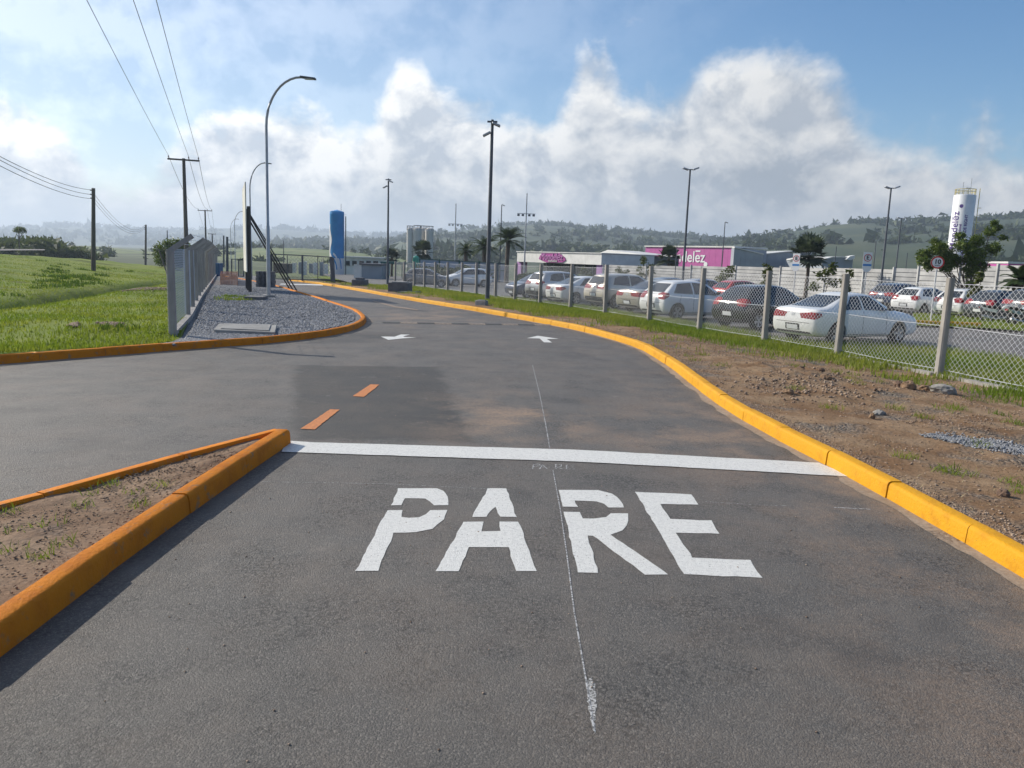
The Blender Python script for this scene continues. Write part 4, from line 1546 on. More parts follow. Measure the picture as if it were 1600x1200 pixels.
full, pre, pre2 = text_width('Mondelez'), text_width('Mondel'), text_width('Mondele')
tx0 = W * .215
k_ = W * .49 / full
tz_ = H * .72
put_text('Mondelez', TS * k_, pw, (tx0 + W * .245, -0.06, tz_), 0, M_SIGNW, bold=0.03, thick=0.03)
ex_ = tx0 + (pre + pre2) / 2 * k_ + 0.12 * k_
MB().box((ex_, -0.03, tz_ + TS * k_ * 0.40), (0.42 * TS * k_, 0.06, 0.085 * TS * k_)).build('macron', M_SIGNW, pw, world=False)
mb = MB(); disc(mb, (tx0 + W * .50, 0, tz_ - TS * k_ * .43), 0.16 * TS * k_, -0.09, 0.05, 28); mb.build('logo_dot', M_SIGNW, pw, world=False)
MB().box((W * .54, -0.05, H * .33), (2.2, 0.1, 1.1)).build('hatch', M_WALLW, pw, world=False)

# ---- grey warehouses with white pitched roofs


def shed(pts_top, foot_py, D, depth, label, roofpts=None):
    top = [DP(a, b, D) for a, b in pts_top]
    zb = base(D) - 0.2
    root = empty('grey_warehouse', (top[0].x, D, zb), 0, label, 'building', 'grey warehouses')
    poly = [Vector((top[0].x, D, zb))] + [Vector((p.x, D, p.z)) for p in top] + [Vector((top[-1].x, D, zb))]
    MB().prism(poly, (0, depth, 0)).build('wall', M_WALLG, root)
    mb = MB()
    for a, b in zip(top, top[1:]):
        mb.add([Vector((a.x, D - 0.3, a.z + 0.03)), Vector((b.x, D - 0.3, b.z + 0.03)), Vector((b.x, D + depth, b.z + 0.03)), Vector((a.x, D + depth, a.z + 0.03)),
                Vector((a.x, D - 0.3, a.z + 0.22)), Vector((b.x, D - 0.3, b.z + 0.22)), Vector((b.x, D + depth, b.z + 0.22)), Vector((a.x, D + depth, a.z + 0.22))],
               [(0, 1, 5, 4), (4, 5, 6, 7), (1, 2, 6, 5), (3, 0, 4, 7), (2, 3, 7, 6), (3, 2, 1, 0)])
    mb.build('roof', M_ROOFW, root)
    nn = 6
    for k in range(nn):
        xx = top[0].x + (top[-1].x - top[0].x) * (k + 0.5) / nn
        zz = min(p.z for p in top)
        MB().box((xx, D - 0.04, (zz + zb) / 2), (0.10, 0.06, zz - zb - 0.3)).build('wall_rib', M_WALLG, root)
    return root


s1 = shed([(1147.5, 387.5), (1158, 390), (1193, 398)], 416, 165.5, 20, 'grey blue warehouse gable right beside the purple warehouse')
s2 = shed([(1193.5, 398), (1240, 393), (1268, 396)], 416, 173, 34, 'grey blue warehouse left of the silver fan palm')
s3 = shed([(1285, 406.5), (1300, 403), (1318, 402.5), (1333, 404)], 418, 150, 20, 'small shed with pale roof right of the silver fan palm')
fn = DP(1330, 402, 149)
MB().prism([DP(1322, 405.5, 149), DP(1328, 400.5, 149), DP(1336, 399, 149), DP(1335, 404, 149), DP(1330, 406.5, 149)], (0, 2, 0)).build('roof_cowl', M_WALLW, s3)
rb2 = DP(1578, 412, 140)
pb = empty('purple_annexe', (rb2.x, 140, base(140)), 0, 'end of a purple building with white edge behind the right palm', 'building')
MB().box((DP(1640, 412, 140).x, 145, (DP(1600, 412, 140).z + base(140)) / 2), (14.5, 10, DP(1600, 412, 140).z - base(140))).build('wall', M_PURPLE, pb)
MB().box((DP(1640, 412, 140).x, 145, DP(1600, 411, 140).z), (14.8, 10.3, 0.35)).build('roof_edge', M_ROOFW, pb)

# ---- white water tower


def curved_text(s, size, R, ang, zc, root, mat, roll=math.pi / 2, bold=0.0, name='lettering'):
    """text wrapped on a cylinder of radius R, reading upwards; ang = compass angle of its middle seen from the axis"""
    me = text_mesh(s, size, 0.0, 0.0, bold)
    me.transform(Matrix.Rotation(roll, 4, 'Z'))
    bm = bmesh.new(); bm.from_mesh(me)
    bmesh.ops.triangulate(bm, faces=bm.faces)
    for _ in range(2):
        bmesh.ops.subdivide_edges(bm, edges=[e for e in bm.edges if e.calc_length() > size * 0.2], cuts=1, use_grid_fill=True)
    bm.to_mesh(me); bm.free()
    for v in me.vertices:
        u, h = v.co.x, v.co.y
        a = ang + u / R
        v.co = (R * math.cos(a), R * math.sin(a), zc + h)
    return link_mesh(name, me, root, mat)


D = 150
T, Lb = DP(1508, 305, D), DP(1493, 385, D)
R = 15.2 * D / FPX
wt = empty('water_tower', (T.x, D, base(D) - 0.2), 0, 'white cylindrical water tower with violet lettering and yellow top railing', 'water tower')
H = T.z - wt.location.z
MB().lathe([(R, 0), (R, H - 0.1), (R * 0.96, H), (0.05, H + 0.25)], 40).build('shell', M_TANKW, wt, smooth=True, world=False)
va = math.atan2(-D, -T.x)
for s, size, da, zz, mt in (('Mondelēz', 1.75, -0.62, H * 0.64, M_LOGOD), ('International', 0.62, -0.10, H * 0.62, M_LOGOD), ('SNACKING MADE RIGHT', 0.72, 0.36, H * 0.58, M_LOGOD)):
    curved_text(s, size, R + 0.03, va + da, zz, wt, mt, bold=0.02)
mb = MB()
aa = va - 0.05
cc = Vector(((R + 0.04) * math.cos(va - 0.20), (R + 0.04) * math.sin(va - 0.20), H * 0.885))
tg = Vector((-math.sin(va - 0.2), math.cos(va - 0.2), 0))
mb.add([cc + tg * 0.34 * math.cos(k * 0.5236) + Vector((0, 0, 0.34 * math.sin(k * 0.5236))) for k in range(12)], [tuple(range(12))])
mb.build('logo_dot', M_LOGOD, wt, world=False)
rl = MB()
for zz in (0.55, 1.05):
    pts = [(R * 0.92 * math.cos(2 * math.pi * k / 24), R * 0.92 * math.sin(2 * math.pi * k / 24), H + zz) for k in range(25)]
    rl.tube(pts, 0.05, 5, False)
for k in range(14):
    a = 2 * math.pi * k / 14
    rl.tube([(R * 0.92 * math.cos(a), R * 0.92 * math.sin(a), H - 0.1), (R * 0.92 * math.cos(a), R * 0.92 * math.sin(a), H + 1.08)], 0.045, 5)
rl.build('railing', M_RAIL, wt, world=False)
ld = MB()
la = va + 1.65
lc = Vector((R + 0.45) * 1.0 * v for v in (math.cos(la), math.sin(la), 0)) if False else Vector(((R + 0.45) * math.cos(la), (R + 0.45) * math.sin(la), 0))
lt_ = Vector((-math.sin(la), math.cos(la), 0))
for s in (-0.28, 0.28):
    ld.tube([lc + lt_ * s, lc + lt_ * s + Vector((0, 0, H + 1.2))], 0.045, 5)
for k in range(int(H / 0.6)):
    ld.tube([lc - lt_ * 0.28 + Vector((0, 0, 0.6 * k)), lc + lt_ * 0.28 + Vector((0, 0, 0.6 * k))], 0.03, 4)
for k in range(int(H / 1.6)):
    pts = [lc + Vector((math.cos(la), math.sin(la), 0)) * 0.6 * math.sin(t * math.pi / 6) + lt_ * 0.38 * math.cos(t * math.pi / 6) + Vector((0, 0, 3 + 1.3 * k)) for t in range(7)]
    ld.tube(pts, 0.03, 4, False)
ld.build('caged_ladder', M_RAIL, wt, world=False)
an_ = MB()
for dx_, hh in ((0.9, 3.1), (-0.55, 2.4)):
    an_.tube([(dx_, 0, H), (dx_, 0, H + hh)], 0.03, 5)
an_.build('antenna', M_STEELD, wt, world=False)
for dx_ in (0.0, 0.55):
    MB().lathe([(0.05, 0), (0.22, 0.1), (0.30, 0.3), (0.05, 0.34)], 12, (dx_, -0.3, H + 1.05)).build('dish', M_TANKW, wt, world=False, smooth=True)

# ---- blue water tank
D = 118
T = DP(526.5, 329, D)
R = 10.6 * D / FPX
bt = empty('blue_water_tank', (T.x, D, base(D) - 0.3), 0, 'tall bright blue cylindrical tank with white wave beside the gate', 'water tank')
H = T.z - bt.location.z
MB().lathe([(R * 1.02, 2.6), (R * 1.02, H - 0.7), (R * 1.04, H - 0.65), (R * 1.04, H - 0.5), (R, H - 0.15), (0.05, H + 0.12)], 36).build('shell', M_BLUE, bt, smooth=True, world=False)
MB().lathe([(R * 1.0, 0), (R * 1.0, 2.6)], 36).build('base_ring', M_TANKW, bt, smooth=True, world=False)
wv = MB()
Rw = R * 1.02 + 0.03
vb = math.atan2(-D, -T.x)
zs = frange(0.6, H - 2.0, 0.35)
vs = []
for i, z in enumerate(zs):
    e = -1.05 - 0.18 * math.sin(z * 0.9) - 0.12 * math.sin(z * 2.1)
    if z < 3.2:
        e = -1.0 + (3.2 - z) * 0.55
    for a in (-1.75, e):
        vs.append((Rw * math.cos(vb + a), Rw * math.sin(vb + a), z))
    for_mid = None
segs = []
wv2v, wv2f = [], []
NSEG = 6
for i, z in enumerate(zs):
    e = -1.05 - 0.18 * math.sin(z * 0.9) - 0.12 * math.sin(z * 2.1)
    if z < 3.2:
        e = -1.0 + (3.2 - z) * 0.62
    for k in range(NSEG + 1):
        a = -1.9 + (e + 1.9) * k / NSEG
        wv2v.append((Rw * math.cos(vb + a), Rw * math.sin(vb + a), z))
for i in range(len(zs) - 1):
    for k in range(NSEG):
        j = i * (NSEG + 1) + k
        wv2f.append((j, j + 1, j + NSEG + 2, j + NSEG + 1))
wv.add(wv2v, wv2f).build('white_wave', M_TANKW, bt, world=False, smooth=True)
for kx in range(3):
    mb = MB()
    n_ = 14
    vv, f_ = [], []
    for k in range(n_ + 1):
        a = 0.2 + k / n_ * 1.3
        for rr in (1.05 + 0.5 * kx, 1.27 + 0.5 * kx):
            az_ = -0.75 + rr * math.sin(a) * 0.62
            z = 0.8 + rr * math.cos(a) * 1.5
            vv.append(((Rw + 0.02) * math.cos(vb + az_), (Rw + 0.02) * math.sin(vb + az_), z))
    f_ = [(2 * k, 2 * k + 1, 2 * k + 3, 2 * k + 2) for k in range(n_)]
    mb.add(vv, f_).build('swirl_stripe', M_BLUE if kx % 2 == 0 else M_TANKW, bt, world=False)
ld = MB()
lx = R * 1.02 + 0.25
for s in (-0.2, 0.2):
    ld.tube([(lx, s, 0), (lx, s, H - 0.8)], 0.04, 5)
for k in range(int(H / 0.5)):
    ld.tube([(lx, -0.2, 0.5 * k), (lx, 0.2, 0.5 * k)], 0.025, 4)
ld.build('ladder', M_STEELD, bt, world=False)
MB().tube([(R * 0.6, 0, H), (R * 0.6, 0, H + 1.0)], 0.03, 5).build('antenna', M_STEELD, bt, world=False)

# ---- silos
sl = None
D = 250
silos = [(640.5, 355, 4.6, 'slim leftmost concrete silo with railing on top'), (652.5, 354.5, 6.4, 'left of the three wide concrete silos'),
         (662, 355, 6.0, 'middle of the three wide concrete silos'), (670.8, 355.5, 6.2, 'right of the three wide concrete silos')]
for j, (px, py, wpx, lab) in enumerate(silos):
    Dj = D + (0, 0, 4, 2)[j]
    T = DP(px, py + 2.5, Dj)
    R = wpx * Dj / FPX
    s = empty('silo', (T.x, Dj, base(D) - 0.2), 0, lab, 'silo', 'concrete silos')
    H = T.z - s.location.z
    MB().lathe([(R, 0), (R, H - 1.0), (R * 1.05, H - 0.95), (R * 1.05, H - 0.6), (R, H - 0.55), (R * 0.9, H), (0.2, H + 0.5)], 24).build('shell', M_SILO, s, smooth=True, world=False)
    mb = MB()
    pts = [(R * math.cos(2 * math.pi * k / 18), R * math.sin(2 * math.pi * k / 18), H + 0.9) for k in range(19)]
    mb.tube(pts, 0.07, 4, False)
    for k in range(8):
        a = 2 * math.pi * k / 8
        mb.tube([(R * math.cos(a), R * math.sin(a), H - 0.6), (R * math.cos(a), R * math.sin(a), H + 0.9)], 0.06, 4)
    mb.build('railing', M_STEELD, s, world=False)

# ---- white office block, wall and hoarding left of the centre
D = 128
wo_ = empty('white_office', DP(560, 420, D).xy.to_3d() + Vector((0, 0, base(D) - 0.2)), 0, 'low white office block right of the blue tank', 'building')
zb = base(D) - 0.2
MB().box((DP(567, 400, D).x, D + 4, (DP(567, 403, D).z + zb) / 2), (DP(598, 400, D).x - DP(536, 400, D).x, 8, DP(567, 403, D).z - zb)).build('wall', M_WALLW, wo_)
MB().box((DP(567, 400, D).x, D + 4, DP(567, 402.2, D).z), (DP(600, 400, D).x - DP(534, 400, D).x, 8.6, 0.22)).build('roof_edge', M_ROOFW, wo_)
for k in range(5):
    q = DP(543 + 11 * k, 411, D)
    w_ = MB().box((q.x, D - 0.03, q.z), (0.75, 0.08, 0.7)).build('window', M_WIN, wo_)
    MB().box((q.x, D - 0.06, q.z - 0.4), (0.85, 0.1, 0.08)).build('sill', M_CONC, w_)
D = 92
gw = empty('guard_booth', DP(573, 425, D).xy.to_3d() + Vector((0, 0, base(D) - 0.15)), 0, 'pale grey guard booth wall before the white office', 'booth')
zb = base(D) - 0.15
MB().box((DP(576, 420, D).x, D + 2, (DP(576, 414, D).z + zb) / 2), (DP(593, 420, D).x - DP(551, 420, D).x, 4, DP(576, 414, D).z - zb)).build('wall', M_WALLG, gw)
MB().box((DP(580, 420, D).x, D + 2, DP(576, 413, D).z), (DP(593, 420, D).x - DP(562, 420, D).x + 0.4, 4.4, 0.18)).build('roof', M_WALLD, gw)
MB().box((DP(559, 423, D).x, D - 0.04, (DP(559, 416, D).z + zb) / 2), (0.9, 0.08, 1.9)).build('door', M_WALLW, gw)

ho = empty('site_hoarding', DP(720, 425, 97).xy.to_3d() + Vector((0, 0, base(97) - 0.1)), 0, 'blue grey sheet hoarding with green posts behind the parked cars', 'hoarding')
HP = [DP(656, 403.5, 96), DP(687, 405, 97), DP(718, 406.8, 98), DP(749, 408.2, 99), DP(780, 410, 100), DP(795, 411, 100)]
for i in range(len(HP) - 1):
    a, b = HP[i], HP[i + 1]
    zb = base(97) - 0.1
    mb = MB(); wall_between(a, b, zb, (a.z + b.z) / 2 - 0.1, 0.06, mb); mb.build('sheet', M_HOARD, ho)
    for zr in (0.05, 0.5):
        MB().beam(a - Vector((0, 0.06, zr * 2.0)), b - Vector((0, 0.06, zr * 2.0)), 0.08, 0.09).build('rail', M_GREEN, ho)
    MB().box((a.x, a.y - 0.12, (zb + a.z) / 2), (0.14, 0.14, a.z - zb + 0.1)).build('post', M_GREEN, ho)
q = DP(650, 415, 90)
tb = empty('portable_toilet', (q.x, 90, base(90) - 0.1), 0, 'teal portable toilet cabin at the left end of the hoarding', 'portable toilet')
hh = DP(650, 402, 90).z - tb.location.z
MB().box((0, 0, hh / 2), (0.62, 0.9, hh), 0).build('cabin', M_TEAL, tb, world=False, bevel=0.03)
MB().box((0, -0.47, hh * 0.45), (0.46, 0.03, hh * 0.8)).build('door', M_TEAL, tb, world=False)
MB().lathe([(0.3, 0), (0.26, 0.12), (0.05, 0.18)], 10, (0, 0, hh)).build('roof', M_TEAL, tb, world=False)
cv = empty('green_canopy', DP(620, 415, 95).xy.to_3d() + Vector((0, 0, base(95) - 0.1)), 0, 'dark green flat canopy on posts left of the teal cabin', 'canopy')
zt = DP(620, 411, 95).z
MB().box((DP(617, 411, 95).x, 96.5, zt), (DP(639, 411, 95).x - DP(594, 411, 95).x, 3, 0.25)).build('roof', M_GREEN, cv)
for px in (596, 607, 618, 628, 637):
    q = DP(px, 420, 95)
    MB().box((q.x, 95.2, (zt + base(95)) / 2 - 0.08), (0.12, 0.12, zt - base(95) - 0.1)).build('post', M_GREEN, cv)

# ---- steel gate
D0 = G(430, 436.5).y
ga = empty('steel_gate', G(470, 437), 0, 'dark steel mesh gate standing open across the far road', 'gate')
gx = [424, 472.5, 519]
tops = [(424, 397), (472.5, 399), (519, 402)]
bots = [(424, 435.5), (472.5, 437), (519, 438)]
Dg = 62
for (t, b) in zip(tops, bots):
    MB().beam(DP(*b, Dg) - Vector((0, 0, 0.1)), DP(*t, Dg), 0.12, 0.12).build('upright', M_STEELD, ga)
for i in range(2):
    for f_ in (0.0, 1.0):
        a = DP(*tops[i], Dg).lerp(DP(*bots[i], Dg), f_)
        b = DP(*tops[i + 1], Dg).lerp(DP(*bots[i + 1], Dg), f_)
        MB().beam(a, b, 0.07, 0.07).build('rail', M_STEELD, ga)
    a, b = DP(*bots[i], Dg), DP(*bots[i + 1], Dg)
    m0 = a.lerp(b, 0.52)
    MB().beam(m0, m0 + Vector((0, 0, 1.9)), 0.05, 0.05).build('stile', M_STEELD, ga)
    chain_link(a + Vector((0, -0.03, 0)), b + Vector((0, -0.03, 0)), 0.05, 1.85, 0.28, 0.006, ga, M_STEELD, 'mesh')
gp = DP(520.5, 440, 61)
tag(MB().beam(gp - Vector((0, 0, 0.2)), DP(518.5, 402.5, 61), 0.30, 0.30).build('gate_post', M_STEELD), 'thick dark gate post before the blue tank', 'post')
g2 = empty('side_gate', DP(372, 425, 75).xy.to_3d() + Vector((0, 0, base(75))), 0, 'dark small side gate frame left of the billboard', 'gate')
for px in (362, 373, 381):
    MB().beam(DP(px, 434, 75), DP(px, 404.5, 75), 0.09, 0.09).build('upright', M_STEELD, g2)
for py in (405, 432):
    MB().beam(DP(362, py, 75), DP(381, py, 75), 0.07, 0.07).build('rail', M_STEELD, g2)
for k in range(6):
    MB().beam(DP(375 + k, 432, 75), DP(375 + k, 405, 75), 0.025, 0.025).build('bar', M_STEELD, g2)
# white painted line before the gate and far kerb of the gate road
tag(px_sheet('gate_line', ((440, 443.3), (505, 444.6), (504, 446.4), (436, 444.6)), 0.010, M_WHITE), 'worn white line on the far road before the gate', 'road marking')

# ---- low concrete things


def block(name, pts4, h, mat, label, cat, bev=0.02, lip=None):
    P = [Vector(p) for p in pts4]
    c = sum(P, Vector()) / 4
    root = empty(name, c, 0, label, cat)
    MB().prism([p - Vector((0, 0, 0.15)) for p in P], (0, 0, h + 0.15)).build('body', mat, root, bevel=bev)
    if lip:
        s = [c + (p - c) * lip[0] for p in P]
        MB().prism([p + Vector((0, 0, h + 0.002)) for p in s], (0, 0, lip[1])).build('cover', lip[2], root, bevel=0.01)
    return root


sa, sb, s_c, sd_ = G(334, 521, 0.1), G(430, 525, 0.1), G(433, 513, 0.1), G(342, 511, 0.1)
block('manhole_slab', [sa, sb, s_c, sd_], 0.09, M_CONC, 'flat concrete inspection slab lying in the near gravel', 'concrete slab', 0.012, (0.8, 0.02, M_CONC))
sa, sb = G(381, 469, 0.1), G(410, 470, 0.1)
block('cable_slab', [sa, sb, sb + Vector((-0.1, 1.0, 0)), sa + Vector((-0.1, 1.0, 0))], 0.14, M_CONCD, 'low dark concrete slab left of the lamp foot', 'concrete slab', 0.01)
a, b = G(606, 455.5, 0.1), G(637, 456.5, 0.1)
block('concrete_block', [a, b, b + Vector((0.1, 1.3, 0)), a + Vector((0.1, 1.3, 0))], 0.52, M_CONCD, 'large grey concrete block beside the far right kerb', 'concrete block', 0.015, (0.7, 0.05, M_CONC))
a, b = G(549, 446.5, 0.1), G(568, 447, 0.1)
block('rubble_block', [a, b, b + Vector((0.1, 1.4, 0)), a + Vector((0.1, 1.4, 0))], 0.42, M_CONCD, 'broken grey concrete block nearest the blue tank', 'concrete block', 0.05, (0.55, 0.12, M_CONCD))
a, b = G(742, 477, 0.1), G(758, 478, 0.1)
block('drain_box', [a, b, b + Vector((0.1, 0.5, 0)), a + Vector((0.1, 0.5, 0))], 0.20, M_CONC, 'small concrete drain box behind the right kerb', 'concrete block', 0.01, (0.75, 0.02, M_CONCD))
a, b = G(620, 457.5, 0.1), G(650, 457, 0.1)
block('loose_slab', [a, b, b + Vector((0.2, 0.6, 0)), a + Vector((0.2, 0.6, 0))], 0.06, M_CONC, 'thin pale slab lying before the large concrete block', 'concrete slab', 0.008)
# stack of dark blocks beside the billboard: courses of single blocks
st = empty('block_stack', G(410, 448, 0.1), 0, 'dark stack of concrete blocks behind the nearest street lamp', 'block stack')
A_, B_ = G(398, 448.5, 0.1), G(425, 448.5, 0.1)
nb = 4
hgt = DP(410, 424, A_.y).z - A_.z
for r_ in range(5):
    for c_ in range(nb):
        for d_ in range(2):
            q = A_.lerp(B_, (c_ + 0.5 + (0.12 if r_ % 2 else 0)) / nb) + Vector((0, 0.22 + d_ * 0.42, hgt * (r_ + 0.5) / 5))
            MB().box(q, ((B_.x - A_.x) / nb - 0.02, 0.4, hgt / 5 - 0.012), rng.uniform(-0.02, 0.02)).build('block', M_CONCD, st)
# orange mesh barrier
ob = empty('mesh_barrier', G(357, 444, 0.1), 0, 'low barrier of faded orange plastic mesh on the gravel', 'barrier')
M_OMESH = material('orange_mesh', (0.62, 0.36, 0.26), (0.52, 0.27, 0.18), 3, 0.8)
c4 = [G(345, 445, 0.1), G(371, 446, 0.1), G(371, 438.5, 0.1), G(346, 438, 0.1)]
for i, p in enumerate(c4):
    MB().beam(p - Vector((0, 0, 0.1)), p + Vector((0, 0, 0.66)), 0.05, 0.05).build('stake', M_OMESH, ob)
    q = c4[(i + 1) % 4]
    mb = MB()
    for k in range(9):
        z = 0.06 + 0.07 * k
        mb.beam(p + Vector((0, 0, z)), q + Vector((0, 0, z - 0.01)), 0.006, 0.036)
    n_ = int((q - p).length / 0.09)
    for k in range(n_ + 1):
        r_ = p.lerp(q, k / max(1, n_)) + Vector((0, 0.004, 0))
        mb.beam(r_ + Vector((0, 0, 0.05)), r_ + Vector((0, 0, 0.64)), 0.03, 0.006)
    mb.build('mesh', M_OMESH, ob)
q = DP(341, 424, 70)
pt_ = empty('portable_toilet', (q.x, 70, base(70) + 0.05), 0, 'blue portable toilet cabin at the end of the left fence', 'portable toilet')
hh = DP(341, 411, 70).z - pt_.location.z
MB().box((0, 0, hh / 2), (0.55, 0.9, hh)).build('cabin', material('blue_plastic', (0.03, 0.10, 0.22), None, rough=0.5), pt_, world=False, bevel=0.03)
MB().box((0, -0.47, hh * 0.46), (0.42, 0.03, hh * 0.82)).build('door', MATS['blue_plastic'], pt_, world=False)
# low far equipment behind the gate
eq = empty('pump_station', DP(410, 420, 105).xy.to_3d() + Vector((0, 0, base(105))), 0, 'row of white pump cabinets behind the gate on the far road', 'cabinets')
for k in range(7):
    q = DP(460 + 8.2 * k, 424, 105)
    MB().box((q.x, 105 + (k % 2) * 0.5, base(105) + 0.75), (0.45, 0.5, 1.3 + 0.25 * (k % 3))).build('cabinet', M_WALLW if k % 2 == 0 else M_WALLG, eq, bevel=0.02)
ct_ = DP(442, 420, 100)
tag(MB().box((ct_.x, 100, base(100) + 0.7), (2.1, 1.2, 1.2)).build('timber_crate', material('weathered_timber', (0.17, 0.14, 0.12), (0.12, 0.10, 0.09), 3, 0.9), bevel=0.02),
    'brown timber crate behind the left leaf of the gate', 'crate')

# ================================================================== CARS
M_TYRE = material('tyre_rubber', (0.02, 0.02, 0.021), (0.035, 0.034, 0.033), 12, 0.85)
M_RIM = material('alloy_rim', (0.45, 0.46, 0.48), None, rough=0.35, metal=0.7)
M_RIMD = material('dark_rim', (0.10, 0.10, 0.11), None, rough=0.4, metal=0.5)
M_CGLASS = material('car_glass', (0.012, 0.016, 0.02), None, rough=0.04, spec=0.9)
M_TAIL = material('tail_lamp', (0.30, 0.008, 0.01), (0.18, 0.006, 0.008), 14, 0.15, coat=0.4)
M_HEAD = material('head_lamp', (0.75, 0.77, 0.8), (0.5, 0.52, 0.55), 9, 0.1, coat=0.8)
M_PLATE = material('licence_plate', (0.62, 0.64, 0.66), None, rough=0.4)
M_TRIM = material('black_trim', (0.02, 0.02, 0.022), None, rough=0.55)
M_SEAM = material('panel_gap', (0.03, 0.03, 0.032), None, rough=0.9)


def paint(name, c, c2=None, metal=0.0, rough=0.28):
    return material(name, c, c2 or tuple(v * 0.93 for v in c), 1.5, rough, metal, coat=0.7)


PAINT = {'white': paint('paint_white', (0.78, 0.79, 0.79)), 'black': paint('paint_black', (0.014, 0.016, 0.02), None, 0, 0.2),
         'silver': paint('paint_silver', (0.50, 0.51, 0.53), None, 0.5), 'beige': paint('paint_beige', (0.60, 0.55, 0.47), None, 0.25),
         'champagne': paint('paint_champagne', (0.46, 0.43, 0.37), None, 0.4), 'navy': paint('paint_navy', (0.025, 0.04, 0.085), None, 0.2),
         'red': paint('paint_red', (0.42, 0.018, 0.02)), 'grey': paint('paint_grey', (0.13, 0.135, 0.145), None, 0.4),
         'dark': paint('paint_dark', (0.045, 0.055, 0.07), None, 0.2), 'blue': paint('paint_bluegrey', (0.20, 0.27, 0.36), None, 0.4)}

